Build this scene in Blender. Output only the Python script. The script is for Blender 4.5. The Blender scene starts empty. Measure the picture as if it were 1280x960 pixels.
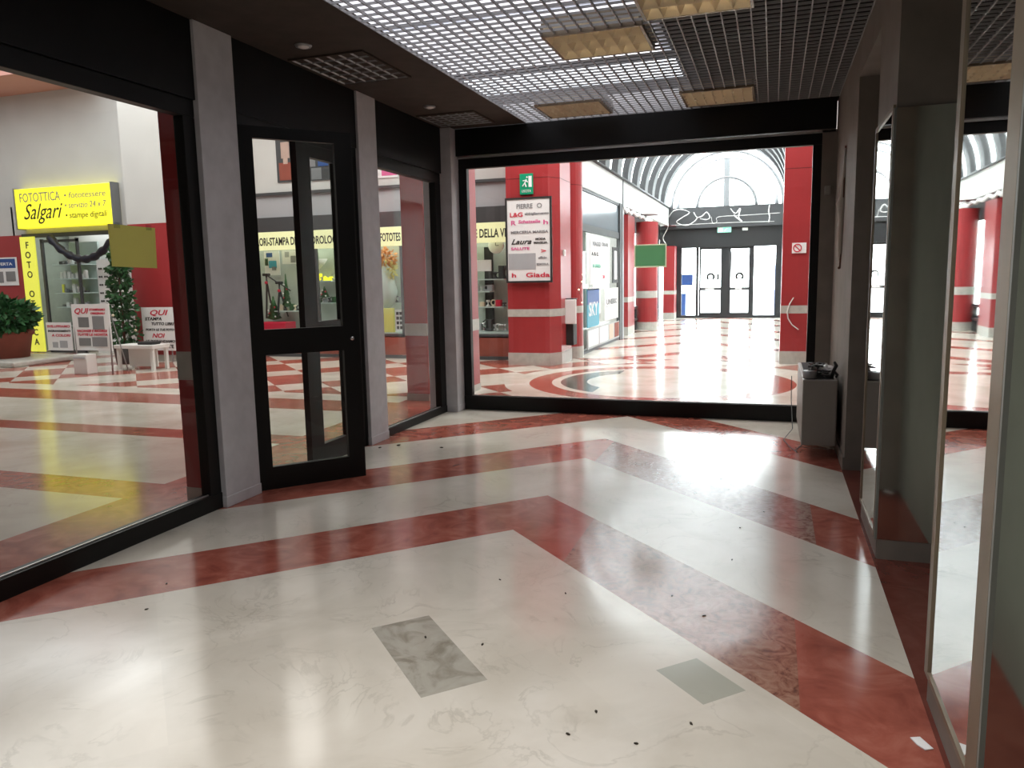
import bpy, bmesh, math, random
from mathutils import Vector, Matrix
random.seed(7)
PI = math.pi
sc = bpy.context.scene
COL = sc.collection

# ------------------------------------------------------------------ camera
def _n(v): return v.normalized()
FPX = 959.0; CAMH = 1.4
_Y = _n(Vector((326, -139, FPX)))
_X = Vector((2854, 77, -FPX)); _X = _n(_X - _X.dot(_Y)*_Y)
_Z = _X.cross(_Y)
if _Z.y > 0: _Z = -_Z
def c2w(v): v = Vector(v); return Vector((_X.dot(v), _Y.dot(v), _Z.dot(v)))
CAM = Vector((0, 0, CAMH))
right, down, fwd = c2w((1, 0, 0)), c2w((0, 1, 0)), c2w((0, 0, 1))
cam = bpy.data.cameras.new('camera'); co = bpy.data.objects.new('camera', cam); COL.objects.link(co)
m = Matrix.Identity(4)
for i in range(3):
    m[i][0] = right[i]; m[i][1] = -down[i]; m[i][2] = -fwd[i]; m[i][3] = CAM[i]
co.matrix_world = m
cam.sensor_width = 36; cam.lens = FPX/1280*36; cam.clip_start = .05; cam.clip_end = 300
sc.camera = co
def P(px, py, x=None, y=None, z=None):      # world point of a photo position on a known wall/floor plane
    r = c2w((px-640, py-480, FPX))
    t = x/r.x if x is not None else (y/r.y if y is not None else (z-CAMH)/r.z)
    return CAM + t*r

# ------------------------------------------------------------------ light
sc.view_settings.view_transform = 'Standard'; sc.view_settings.look = 'None'
sc.view_settings.gamma = 1; sc.view_settings.use_curve_mapping = False
sc.view_settings.exposure = 0.6
W = bpy.data.worlds.new('world'); sc.world = W; W.use_nodes = True
W.node_tree.nodes['Background'].inputs[0].default_value = (.93, .97, 1, 1)
W.node_tree.nodes['Background'].inputs[1].default_value = 8.0
def area(name, loc, size, power, color=(1, 1, 1), rot=(0, 0, 0)):
    l = bpy.data.lights.new(name, 'AREA'); l.shape = 'RECTANGLE'; l.size, l.size_y = size
    l.energy = power; l.color = color
    o = bpy.data.objects.new(name, l); COL.objects.link(o); o.location = loc; o.rotation_euler = rot
    return o
area('court_rooflight', (-8.5, 8.6, 5.75), (6, 5), 230, (1, .97, .93))
area('court_rooflight', (-14.5, 8.0, 5.75), (4, 6), 115, (.97, .98, 1))
o_ = area('added_floor_fill', (-.75, 1.5, 2.9), (1.6, 1.6), 19, (1, .97, .92)); o_.data.spread = 2.0  # unseen fill light, added to brighten the floor near the camera
area('facade_rooflight', (-12.1, 10.9, 5.9), (3, 2), 36, (.9, .95, 1))
area('crossing_rooflight', (-1.6, 10.3, 5.1), (5, 3), 210, (1, .98, .96))
area('photo_shop_light', (-13.6, 13.4, 2.85), (2.2, .8), 20, (1, 1, 1))
area('watch_shop_light', (-7.0, 13.1, 2.5), (5.4, .5), 75, (1, .98, .9))
area('travel_shop_light', (-4.4, 15.5, 2.8), (1.4, 3), 110, (1, 1, 1))

# ------------------------------------------------------------------ materials
def mat(name, col, rough=.6, metal=0, emit=None, es=0, var=0, vs=6, bump=0, spec=.5, coat=0):
    M = bpy.data.materials.new(name); M.use_nodes = True
    nt = M.node_tree; b = nt.nodes['Principled BSDF']
    b.inputs['Base Color'].default_value = (*col, 1); b.inputs['Roughness'].default_value = rough
    b.inputs['Metallic'].default_value = metal
    b.inputs['Specular IOR Level'].default_value = spec; b.inputs['Coat Weight'].default_value = coat
    if emit: b.inputs['Emission Color'].default_value = (*emit, 1); b.inputs['Emission Strength'].default_value = es
    if var or bump:
        tc = nt.nodes.new('ShaderNodeTexCoord'); n = nt.nodes.new('ShaderNodeTexNoise')
        n.inputs['Scale'].default_value = vs; n.inputs['Detail'].default_value = 5
        nt.links.new(tc.outputs['Object'], n.inputs['Vector'])
        if var:
            r = nt.nodes.new('ShaderNodeValToRGB')
            r.color_ramp.elements[0].position = .3; r.color_ramp.elements[1].position = .7
            r.color_ramp.elements[0].color = (*[c*(1-var) for c in col], 1)
            r.color_ramp.elements[1].color = (*[min(1, c*(1+var)) for c in col], 1)
            nt.links.new(n.outputs['Fac'], r.inputs[0]); nt.links.new(r.outputs[0], b.inputs['Base Color'])
        if bump:
            bp = nt.nodes.new('ShaderNodeBump'); bp.inputs['Strength'].default_value = bump
            nt.links.new(n.outputs['Fac'], bp.inputs['Height']); nt.links.new(bp.outputs[0], b.inputs['Normal'])
    return M
M = {}
M['black'] = mat('black_aluminium', (.006, .006, .006), .45, spec=.3)
M['rail'] = mat('bright_rail', (.55, .55, .55), .35, .8)
M['pillar'] = mat('grey_plaster', (.62, .61, .64), .7, var=.08, vs=9, bump=.1)
M['wallr'] = mat('taupe_wall', (.21, .185, .16), .7, var=.12, vs=5, bump=.15)
M['wallw'] = mat('white_wall', (.62, .62, .6), .8, var=.04, vs=2)
M['niche'] = mat('niche_panel', (.2, .21, .19), .5, var=.06)
M['red'] = mat('red_lacquer', (.36, .036, .04), .3, var=.07, vs=1.5, spec=.5)
M['redline'] = mat('dark_red_joint', (.12, .01, .01), .5)
M['stone'] = mat('grey_stone', (.48, .47, .43), .4, var=.1, vs=14)
M['mirror'] = mat('mirror_glass', (.82, .85, .83), .02, 1)
M['dmirror'] = mat('dark_mirror_glass', (.8, .84, .76), .06, 1)
M['bronze'] = mat('bronze_frame', (.21, .165, .115), .45, .3, var=.1)
M['ceil'] = mat('brown_ceiling_panel', (.055, .042, .034), .75, spec=.25, var=.15, vs=8)
M['alu'] = mat('aluminium_lamella', (.36, .36, .37), .5, .0, spec=.6)
M['gold'] = mat('gold_reflector', (.78, .68, .5), .4)
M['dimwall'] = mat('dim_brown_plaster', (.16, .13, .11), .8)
M['tornpaper'] = mat('torn_paper', (.5, .46, .41), .9)
M['ironblack'] = mat('iron_black', (.022, .023, .025), .5)
M['void'] = mat('plenum_black', (.02, .02, .02), .9)
M['plenum'] = mat('plenum_white', (.6, .62, .66), .8, var=.25, vs=1.2)
M['white'] = mat('white_plastic', (.75, .75, .73), .4)
M['acwhite'] = mat('cabinet_white', (.27, .25, .225), .5, var=.04)
M['paperw'] = mat('white_paper', (.85, .85, .85), .8)
M['grey'] = mat('grey_panel', (.42, .43, .45), .5)
M['dark'] = mat('charcoal_metal', (.06, .062, .065), .5)
M['greenp'] = mat('green_card', (.36, .62, .4), .7, var=.06)
M['olivep'] = mat('olive_card', (.75, .72, .38), .8, var=.12, vs=12)
M['edgep'] = mat('pale_card_edge', (.6, .62, .5), .7)
M['yellow'] = mat('yellow_lightbox', (.9, .8, .05), .4, emit=(1, .9, .03), es=.65, var=.04, vs=1)
M['lettery'] = mat('yellow_strip', (.85, .85, .12), .5, emit=(1, 1, .1), es=.3)
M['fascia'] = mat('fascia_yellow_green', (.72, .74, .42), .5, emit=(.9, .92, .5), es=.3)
M['ink'] = mat('black_ink', (.02, .02, .02), .6)
M['greyink'] = mat('grey_ink', (.25, .25, .26), .6)
M['redink'] = mat('red_ink', (.65, .02, .06), .5)
M['pink'] = mat('pink_ink', (.75, .15, .35), .5)
M['blue'] = mat('blue_print', (.03, .09, .3), .5)
M['skyblue'] = mat('teal_print', (.06, .36, .5), .5)
M['green'] = mat('safety_green', (.0, .3, .15), .4)
M['exit'] = mat('lit_exit_sign', (.3, .8, .6), .4, emit=(.3, .9, .65), es=.5)
M['leaf'] = mat('leaf_green', (.025, .1, .03), .5, var=.4, vs=9)
M['terra'] = mat('terracotta', (.28, .07, .045), .7, var=.1)
M['teal'] = mat('pale_teal_shelf', (.55, .66, .63), .4)
M['peg'] = mat('pale_pegboard', (.5, .55, .5), .7, var=.08)
M['tan'] = mat('peach_wall', (.75, .56, .45), .8)
M['skin'] = mat('print_skin', (.5, .36, .3), .6, var=.15)
M['chrome'] = mat('chrome', (.7, .7, .7), .2, 1)
M['conc'] = mat('outdoor_paving', (.55, .55, .55), .9, var=.1)
M['tube'] = mat('fluorescent_tube', (1, 1, 1), .4, emit=(1, .82, .55), es=9)
M['tinsel'] = mat('silver_tinsel', (.7, .7, .68), .35, .2)
M['dtinsel'] = mat('dark_blue_tinsel', (.012, .012, .025), .5, .1, bump=1, vs=60)
M['cable'] = mat('brown_cable', (.12, .05, .03), .6)
M['bulb'] = mat('lit_fairy_bulb', (1, .8, .6), .4, emit=(1, .75, .5), es=6)
M['rooflight'] = mat('frosted_rooflight', (1, 1, 1), .5, emit=(.93, .93, 1), es=.8)
M['rooflight_bright'] = mat('bright_frosted_pane', (1, 1, 1), .5, emit=(.86, .93, 1), es=1.8)
M['strip'] = mat('bright_ceiling', (.8, .72, .66), .8)
M['debris'] = mat('dirt_brown', (.04, .03, .02), .9)
M['frame_steel'] = mat('dull_steel', (.3, .31, .32), .4, .6)
M['rib'] = mat('dark_vault_rib', (.02, .02, .022), .5)

# small expression builder for procedural floors
class E:
    def __init__(s, nt, sock): s.nt, s.s = nt, sock
    def op(s, o, b=None, c=None):
        n = s.nt.nodes.new('ShaderNodeMath'); n.operation = o; s.nt.links.new(s.s, n.inputs[0])
        for i, v in ((1, b), (2, c)):
            if v is None: continue
            if isinstance(v, E): s.nt.links.new(v.s, n.inputs[i])
            else: n.inputs[i].default_value = v
        return E(s.nt, n.outputs[0])
    def __add__(s, b): return s.op('ADD', b)
    def __sub__(s, b): return s.op('SUBTRACT', b)
    def __mul__(s, b): return s.op('MULTIPLY', b)
    def gt(s, b): return s.op('GREATER_THAN', b)
    def lt(s, b): return s.op('LESS_THAN', b)
    def abs(s): return s.op('ABSOLUTE')
    def band(s, a, b): return s.gt(a)*s.lt(b)
    def mx(s, b): return s.op('MAXIMUM', b)
    def mod(s, b): return s.op('FLOORED_MODULO', b)
    def floor(s): return s.op('FLOOR')
    def inv(s): return (s*-1)+1
def glass(name, tint=(1, 1, 1), ior=1.45):
    m_ = bpy.data.materials.new(name); m_.use_nodes = True; nt = m_.node_tree; nt.nodes.clear()
    o = nt.nodes.new('ShaderNodeOutputMaterial'); mx = nt.nodes.new('ShaderNodeMixShader')
    t = nt.nodes.new('ShaderNodeBsdfTransparent'); g = nt.nodes.new('ShaderNodeBsdfGlossy'); f = nt.nodes.new('ShaderNodeLayerWeight')
    t.inputs[0].default_value = (*tint, 1); g.inputs['Roughness'].default_value = .0; f.inputs[0].default_value = .5
    q = (E(nt, f.outputs['Facing']).op('POWER', 5)*.38)+.022*ior/1.45
    nt.links.new(q.s, mx.inputs[0]); nt.links.new(t.outputs[0], mx.inputs[1]); nt.links.new(g.outputs[0], mx.inputs[2])
    nt.links.new(mx.outputs[0], o.inputs[0]); return m_
def card(name, col):
    m_ = mat(name, col, .8, var=.08, vs=12); nt = m_.node_tree; b = nt.nodes['Principled BSDF']; o = nt.nodes['Material Output']
    tr_ = nt.nodes.new('ShaderNodeBsdfTranslucent'); tr_.inputs[0].default_value = (*col, 1); mx = nt.nodes.new('ShaderNodeMixShader'); mx.inputs[0].default_value = .85
    nt.links.new(b.outputs[0], mx.inputs[1]); nt.links.new(tr_.outputs[0], mx.inputs[2]); nt.links.new(mx.outputs[0], o.inputs[0]); return m_
M['greenp'] = card('green_card_translucent', (.3, .5, .34)); M['olivep'] = card('olive_card_translucent', (.78, .75, .38)); M['edgep'] = card('pale_card_translucent', (.8, .84, .7))
M['glass'] = glass('clear_glass', (.95, .965, .96))
M['pvc'] = glass('frosted_film', (.85, .88, .9), 1.2)

def mixc(nt, f, a, b):
    n = nt.nodes.new('ShaderNodeMix'); n.data_type = 'RGBA'
    if isinstance(f, E): nt.links.new(f.s, n.inputs['Factor'])
    else: n.inputs['Factor'].default_value = f
    for k, v in ((6, a), (7, b)):
        if isinstance(v, tuple): n.inputs[k].default_value = (*v, 1)
        else: nt.links.new(v, n.inputs[k])
    return n.outputs[2]
def noise(nt, pos, scale, detail=6, dist=0, rough=.55):
    n = nt.nodes.new('ShaderNodeTexNoise'); n.inputs['Scale'].default_value = scale; n.inputs['Detail'].default_value = detail
    n.inputs['Distortion'].default_value = dist; n.inputs['Roughness'].default_value = rough
    nt.links.new(pos, n.inputs['Vector']); return n.outputs['Fac']
def ramp(nt, fac, stops):
    r = nt.nodes.new('ShaderNodeValToRGB'); els = r.color_ramp.elements
    while len(els) < len(stops): els.new(.5)
    for e, (p, c) in zip(els, stops): e.position = p; e.color = (*c, 1)
    nt.links.new(fac, r.inputs[0]); return r.outputs[0]
def whiten(nt, vecsock_x, y):
    c = nt.nodes.new('ShaderNodeCombineXYZ'); nt.links.new(vecsock_x.s, c.inputs[0]); nt.links.new(y.s, c.inputs[1])
    w = nt.nodes.new('ShaderNodeTexWhiteNoise'); w.noise_dimensions = '2D'; nt.links.new(c.outputs[0], w.inputs['Vector'])
    return E(nt, w.outputs['Value'])
def floor_mat(name, indoor):
    m_ = bpy.data.materials.new(name); m_.use_nodes = True; nt = m_.node_tree; b = nt.nodes['Principled BSDF']
    g = nt.nodes.new('ShaderNodeNewGeometry'); s = nt.nodes.new('ShaderNodeSeparateXYZ'); pos = g.outputs['Position']
    nt.links.new(pos, s.inputs[0]); x = E(nt, s.outputs[0]); y = E(nt, s.outputs[1])
    u = x+y; v = y-x
    # cream marble: soft clouds, thin veins, slab to slab tone
    cloud = ramp(nt, noise(nt, pos, 1.6, 8, .6), [(.3, (.56, .51, .43)), (.55, (.69, .64, .56)), (.75, (.76, .715, .64))])
    vein = noise(nt, pos, 2.3, 8, 1.8)
    vd = ((E(nt, vein)-.5).abs()*45).op('MINIMUM', 1.0).inv()
    fine = ((E(nt, noise(nt, pos, 3, 3, .5))-.42)*4).op('MAXIMUM', 0.0).op('MINIMUM', 1.0)
    vm = vd*fine
    cream = mixc(nt, vm*.3, cloud, (.22, .19, .14))
    slab = whiten(nt, (u*(1/.62)).floor(), (v*(1/.86)).floor())
    tone = slab*.12
    cream = mixc(nt, tone, cream, (.36, .34, .30))
    # red marble
    rn = noise(nt, pos, 5, 9, 1.4)
    redc = ramp(nt, rn, [(.3, (.25, .058, .04)), (.5, (.36, .1, .07)), (.68, (.46, .16, .115)), (.8, (.58, .3, .23))])
    if indoor:
        d = y + (x+1.345).abs()
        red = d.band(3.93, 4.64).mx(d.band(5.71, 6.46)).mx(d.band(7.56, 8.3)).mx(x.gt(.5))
        # brecciated brown slabs in the right arms
        bn = noise(nt, pos, 11, 9, 2.2, .65)
        brec = ramp(nt, bn, [(.36, (.06, .035, .025)), (.43, (.2, .09, .06)), (.55, (.33, .19, .13)), (.72, (.43, .28, .21))])
        b1 = d.band(3.93, 4.64)*x.band(-.95, .12)
        b2 = d.band(5.71, 6.46)*x.band(-1.25, .25)
        redc = mixc(nt, b1*.85, redc, brec)
        brec2 = ramp(nt, bn, [(.36, (.1, .06, .045)), (.45, (.25, .15, .12)), (.6, (.42, .33, .28)), (.75, (.5, .42, .36))])
        redc = mixc(nt, b2*.8, redc, brec2)
        rs = whiten(nt, (v*(1/.71)).floor()*x.lt(-1.345) + (u*(1/.71)).floor()*x.gt(-1.345), x.gt(-1.345))
        redc = mixc(nt, rs*.22, redc, (.3, .11, .08))
        redc = mixc(nt, x.gt(.5)*.75, redc, (.08, .02, .015))  # red border strip on the right, with the wall-side shade painted into its colour
        t1 = u.band(1.10, 1.45)*v.band(3.28, 4.12); t2 = u.band(2.24, 2.50)*v.band(2.60, 2.96)
        gn = ramp(nt, noise(nt, pos, 5, 8, 2), [(.35, (.17, .15, .11)), (.5, (.34, .32, .27)), (.7, (.4, .38, .33))])
        cream = mixc(nt, t1*.8, cream, gn)
        cream = mixc(nt, t2*.75, cream, (.33, .34, .28))
    else:
        left = x.lt(-4.05)
        h = y.band(3.85, 4.22).mx(y.band(5.58, 5.92)).mx(y.band(7.2, 7.85))
        near = y.lt(8.3)
        red = (left*h*near).mx(x.gt(-4.05)*near)
        a1 = (u*.7071).mod(1.7).lt(.62); a2 = (v*.7071).mod(1.7).lt(.62)
        xo = a1+a2; xo = xo.band(.5, 1.5)
        ch = ((x+1.45).abs()+y*1.0).mod(2.3).lt(.5)
        red = red.mx(xo*y.gt(8.3)*y.lt(12.9)).mx(ch*y.gt(12.9))
        r2 = ((x+1.4)*(x+1.4) + (y-10.2)*(y-10.2)).op('SQRT')
        red = red*r2.gt(2.05)
        ring = r2.band(1.42, 1.72)
        red = red.mx(ring)
    jo = E(nt, s.outputs[2])
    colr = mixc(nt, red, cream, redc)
    if not indoor:
        r3 = ((x+1.2)*(x+1.2) + (y-10.0)*(y-10.0)).op('SQRT')
        leaf = r2.band(.95, 1.3)*x.lt(-2.05)
        colr = mixc(nt, leaf, colr, (.13, .12, .1))
    nt.links.new(colr, b.inputs['Base Color'])
    b.inputs['Roughness'].default_value = .13 if indoor else .1
    rr = E(nt, noise(nt, pos, 3, 4))*(.16 if indoor else .08) + (.06 if indoor else .11)
    nt.links.new(rr.s, b.inputs['Roughness'])
    b.inputs['Specular IOR Level'].default_value = .5 if indoor else .7
    return m_
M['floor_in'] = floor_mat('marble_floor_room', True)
M['floor_out'] = floor_mat('marble_floor_mall', False)

# ------------------------------------------------------------------ mesh kit
class MB:
    def __init__(s): s.bm = bmesh.new()
    def _xf(s, vs, mtx):
        if mtx is not None:
            for v in vs: v.co = mtx @ v.co
    def box(s, x0, x1, y0, y1, z0, z1, mtx=None, bev=0):
        t = bmesh.new(); bmesh.ops.create_cube(t, size=1)
        for v in t.verts: v.co = Vector(((x0+x1)/2+v.co.x*(x1-x0), (y0+y1)/2+v.co.y*(y1-y0), (z0+z1)/2+v.co.z*(z1-z0)))
        if bev: bmesh.ops.bevel(t, geom=t.edges[:], offset=bev, segments=2, affect='EDGES', profile=.5)
        s._xf(t.verts, mtx); s._merge(t); return s
    def _merge(s, t):
        me = bpy.data.meshes.new('t'); t.to_mesh(me); t.free(); s.bm.from_mesh(me); bpy.data.meshes.remove(me)
    def prism(s, pts, z0, z1, mtx=None):          # plan polygon extruded in z
        t = bmesh.new(); a = [t.verts.new((p[0], p[1], z0)) for p in pts]; b = [t.verts.new((p[0], p[1], z1)) for p in pts]
        t.faces.new(a[::-1]); t.faces.new(b); n = len(pts)
        for i in range(n): t.faces.new((a[i], a[(i+1) % n], b[(i+1) % n], b[i]))
        bmesh.ops.recalc_face_normals(t, faces=t.faces[:]); s._xf(t.verts, mtx); s._merge(t); return s
    def tube(s, pts, r, seg=8, cap=True, closed=False):
        t = bmesh.new(); pts = [Vector(p) for p in pts]; rings = []; n = len(pts)
        rr = r if isinstance(r, (list, tuple)) else [r]*n; up = None
        for i, p in enumerate(pts):
            if closed: d = pts[(i+1) % n]-pts[i-1]
            else: d = pts[min(i+1, n-1)]-pts[max(i-1, 0)]
            d = d.normalized() if d.length > 1e-9 else Vector((0, 0, 1))
            if up is None: up = Vector((0, 0, 1)) if abs(d.z) < .9 else Vector((1, 0, 0))
            a = d.cross(up); a = a.normalized() if a.length > 1e-6 else d.orthogonal().normalized(); b = a.cross(d); up = b
            rings.append([t.verts.new(p+a*math.cos(2*PI*k/seg)*rr[i]+b*math.sin(2*PI*k/seg)*rr[i]) for k in range(seg)])
        for i in range(n-1+(1 if closed else 0)):
            A, B = rings[i], rings[(i+1) % n]
            for k in range(seg): t.faces.new((A[k], A[(k+1) % seg], B[(k+1) % seg], B[k]))
        if cap and not closed: t.faces.new(rings[0][::-1]); t.faces.new(rings[-1])
        bmesh.ops.recalc_face_normals(t, faces=t.faces[:])
        for f in t.faces: f.smooth = seg > 6
        s._merge(t); return s
    def lathe(s, prof, c, seg=24, mtx=None):     # prof: (r,z) list
        t = bmesh.new(); rings = []
        for r, z in prof: rings.append([t.verts.new((c[0]+r*math.cos(2*PI*k/seg), c[1]+r*math.sin(2*PI*k/seg), z)) for k in range(seg)])
        for A, B in zip(rings, rings[1:]):
            for k in range(seg): t.faces.new((A[k], A[(k+1) % seg], B[(k+1) % seg], B[k]))
        t.faces.new(rings[0][::-1]); t.faces.new(rings[-1])
        for f in t.faces: f.smooth = True
        s._xf(t.verts, mtx); s._merge(t); return s
    def ball(s, c, r, sub=2, sc_=(1, 1, 1)):
        t = bmesh.new(); bmesh.ops.create_icosphere(t, subdivisions=sub, radius=r)
        for v in t.verts: v.co = Vector((v.co.x*sc_[0], v.co.y*sc_[1], v.co.z*sc_[2]))+Vector(c)
        for f in t.faces: f.smooth = True
        s._merge(t); return s
    def quad(s, a, b, c, d):
        vs = [s.bm.verts.new(p) for p in (a, b, c, d)]; s.bm.faces.new(vs); return s
    def build(s, name, m_, parent=None):
        root = parent; off = Vector((0, 0, 0))
        while root is not None: off += root.location; root = root.parent
        for v in s.bm.verts: v.co -= off
        me = bpy.data.meshes.new(name); s.bm.to_mesh(me); s.bm.free()
        me.materials.append(M[m_] if isinstance(m_, str) else m_)
        o = bpy.data.objects.new(name, me); COL.objects.link(o)
        if parent: o.parent = parent
        return o
def tag(o, label=None, cat=None, group=None, kind=None):
    if label: o['label'] = label
    if cat: o['category'] = cat
    if group: o['group'] = group
    if kind: o['kind'] = kind
    return o
def thing(name, loc, label=None, cat=None, group=None, kind=None):
    o = bpy.data.objects.new(name, None); COL.objects.link(o); o.location = loc; o.empty_display_size = .1
    return tag(o, label, cat, group, kind)
def struct(name, mb, m_, label, cat='structure'): return tag(mb.build(name, m_), label, cat, kind='structure')
def bx(*a, **k): return MB().box(*a, **k)

ORD = ('first', 'second', 'third', 'fourth', 'fifth', 'sixth', 'seventh', 'eighth', 'ninth')
def text(name, s, p, size, m_, parent, face='-y', width=None, shear=0, bold=0, align='LEFT', rot=0, depth=.002):
    cu = bpy.data.curves.new('txt', 'FONT'); cu.body = s; cu.size = size; cu.shear = shear; cu.offset = bold
    cu.extrude = depth; cu.align_x = align; cu.resolution_u = 3
    o = bpy.data.objects.new('txt', cu); COL.objects.link(o)
    dg = bpy.context.evaluated_depsgraph_get(); dg.update()
    me = bpy.data.meshes.new_from_object(o.evaluated_get(dg)); bpy.data.objects.remove(o); bpy.data.curves.remove(cu)
    xs = [v.co.x for v in me.vertices] or [0, 1]; sx = 1
    if width: sx = width/max(1e-6, max(xs)-min(xs))
    R = {'-y': Matrix.Rotation(PI/2, 4, 'X'), '+x': Matrix.Rotation(PI/2, 4, 'Z') @ Matrix.Rotation(PI/2, 4, 'X')}[face]
    R = R @ Matrix.Rotation(rot, 4, 'Z') @ Matrix.Diagonal((sx, 1, 1, 1))
    off = Vector((0, 0, 0)); r = parent
    while r is not None: off += r.location; r = r.parent
    for v in me.vertices: v.co = R @ v.co + Vector(p) - off
    me.name = name; me.materials.clear(); me.materials.append(M[m_])
    for poly in me.polygons: poly.material_index = 0
    q = bpy.data.objects.new(name, me); COL.objects.link(q); q.parent = parent
    return q

# ================================================================== ROOM
LX, RX, FY, CZ = -3.25, .515, 7.65, 2.92
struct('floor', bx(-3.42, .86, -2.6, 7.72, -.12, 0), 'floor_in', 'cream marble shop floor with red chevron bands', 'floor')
# left storefront: pillars
def pillar(name, x0, x1, y0, y1, label):
    t = thing(name, ((x0+x1)/2, (y0+y1)/2, 0), label, 'pillar', kind='structure')
    bx(x0, x1, y0, y1, 0, CZ, bev=.004).build('shaft', 'pillar', t)
    bx(x0-.004, x1+.004, y0-.004, y1+.004, 0, .07, bev=.003).build('skirting', 'pillar', t)
pillar('trim_1', -3.345, -3.22, 3.86, 4.2, 'grey plaster pillar between the big left window and the open door')
pillar('trim_2', -3.45, -3.22, 5.72, 6.03, 'grey plaster pillar between the open door and the narrow window')
pillar('trim_3', -3.45, -3.13, 7.42, 7.72, 'slim grey plaster pillar in the far left corner')

def window(name, label, axis, a0, a1, z0, z1, c, th=.07, fw=(.06, .06), rail=(.12, .1)):
    # axis 'x': pane in plane x=c running along y ; axis 'y': pane in plane y=c running along x
    loc = (c, (a0+a1)/2, 0) if axis == 'x' else ((a0+a1)/2, c, 0)
    t = thing(name, loc, label, 'window', kind='structure')
    def b(u0, u1, v0, v1, e=0, bev=.004):
        return bx(c-th/2-e, c+th/2+e, u0, u1, v0, v1, bev=bev) if axis == 'x' else bx(u0, u1, c-th/2-e, c+th/2+e, v0, v1, bev=bev)
    b(a0, a1, z0, z0+rail[0], .006).build('bottom_rail', 'black', t)
    b(a0, a1, z1-rail[1], z1).build('top_rail', 'black', t)
    b(a0, a0+fw[0], z0+rail[0], z1-rail[1]).build('stile', 'black', t)
    b(a1-fw[1], a1, z0+rail[0], z1-rail[1]).build('stile', 'black', t)
    e = -th/2+.004
    g = bx(c-.004, c+.004, a0+fw[0]-.01, a1-fw[1]+.01, z0+rail[0]-.01, z1-rail[1]+.01) if axis == 'x' else bx(a0+fw[0]-.01, a1-fw[1]+.01, c-.004, c+.004, z0+rail[0]-.01, z1-rail[1]+.01)
    g.build('pane', 'glass', t)
    bead = MB()
    for z in (z0+rail[0]+.004,):
        if axis == 'x': bead.box(c+.012, c+.02, a0+fw[0], a1-fw[1], z-.004, z+.004)
        else: bead.box(a0+fw[0], a1-fw[1], c-.02, c-.012, z-.004, z+.004)
    bead.build('glazing_bead', 'rail', t)
    return t
window('window_1', 'large black-framed shop window on the left', 'x', -2.4, 3.86, 0, 2.47, -3.29, fw=(.1, .1), rail=(.1, .1))
window('window_2', 'narrow black-framed window between the door and the far corner', 'x', 6.03, 7.42, 0, 2.47, -3.29, fw=(.02, .13), rail=(.07, .1))
w3 = window('window_3', 'wide black-framed window looking on to the mall corridor', 'y', -3.13, .39, 0, 2.63, FY, fw=(.09, .075), rail=(.15, .1))
bx(-3.13, .5, FY-.06, FY-.045, 2.628, 2.645).build('bright_strip', 'rail', w3)
# black fascia panels above the left side and the deep beam over the front window
for a0, a1 in ((-2.5, 3.86), (4.2, 5.72), (6.03, 7.42)):
    struct('trim_4', bx(-3.33, -3.24, a0, a1, 2.47, CZ), 'black', 'black panel over the left shopfront')
struct('trim_5', bx(-3.3, .5, FY-.1, FY+.1, 2.65, CZ, bev=.004), 'black', 'deep black beam over the front window')

# door_1: frame + closed leaf; door_2: leaf standing open into the room
HX = -3.28
d1 = thing('door_1', (HX, 4.97, 0), 'closed leaf and frame of the black double door', 'door', kind='structure')
bx(HX-.05, HX+.03, 4.2, 4.235, 0, 2.42).build('jamb', 'black', d1)
bx(HX-.05, HX+.03, 5.69, 5.72, 0, 2.42).build('jamb', 'black', d1)
bx(HX-.05, HX+.03, 4.2, 5.72, 2.4, 2.47).build('head', 'black', d1)
cl = MB()
cl.box(HX-.025, HX+.025, 4.88, 5.05, .0, 2.4).box(HX-.025, HX+.025, 5.4, 5.69, 0, 2.4)
cl.box(HX-.025, HX+.025, 5.05, 5.4, 0, .155).box(HX-.025, HX+.025, 5.05, 5.4, 2.31, 2.4).box(HX-.025, HX+.025, 5.05, 5.4, .92, 1.1)
cl.build('leaf_frame', 'black', d1)
for z0, z1 in ((.15, .93), (1.09, 2.32)): bx(HX-.004, HX+.004, 5.04, 5.41, z0, z1).build('pane', 'glass', d1)
hp = Vector((-3.285, 4.235, 0)); ang = math.atan2(4.84-4.265, -2.80+3.31)
T = Matrix.Translation(hp) @ Matrix.Rotation(ang, 4, 'Z')
d2 = thing('door_2', hp, 'black glazed door leaf standing open into the room', 'door', kind='structure')
lf = MB()
for a in ((0, .115, 0, 2.4), (.65, .768, 0, 2.4), (.115, .65, 0, .155), (.115, .65, .92, 1.09), (.115, .65, 2.325, 2.4)):
    lf.box(a[0], a[1], -.022, .022, a[2], a[3], mtx=T)
lf.build('leaf_frame', 'black', d2)
for z0, z1 in ((.15, .925), (1.085, 2.33)): bx(.11, .655, -.004, .004, z0, z1, mtx=T).build('pane', 'glass', d2)
MB().tube([T@Vector((.71, -.024, 1.0)), T@Vector((.71, -.035, 1.0))], .014, 12).build('keyhole', 'chrome', d2)
for z in (.25, 1.25, 2.2): MB().tube([hp+Vector((-.004, -.012, z-.06)), hp+Vector((-.004, -.012, z+.06))], .011, 8).build('hinge', 'rail', d2)
bx(-.012, -.004, -.02, .02, .05, 2.38, mtx=T).build('edge_seal', 'rail', d2)

struct('trim_10', bx(.39, .52, FY-.06, 7.72, 0, 2.65), 'wallr', 'narrow taupe wall strip right of the front window', 'wall strip')
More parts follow.
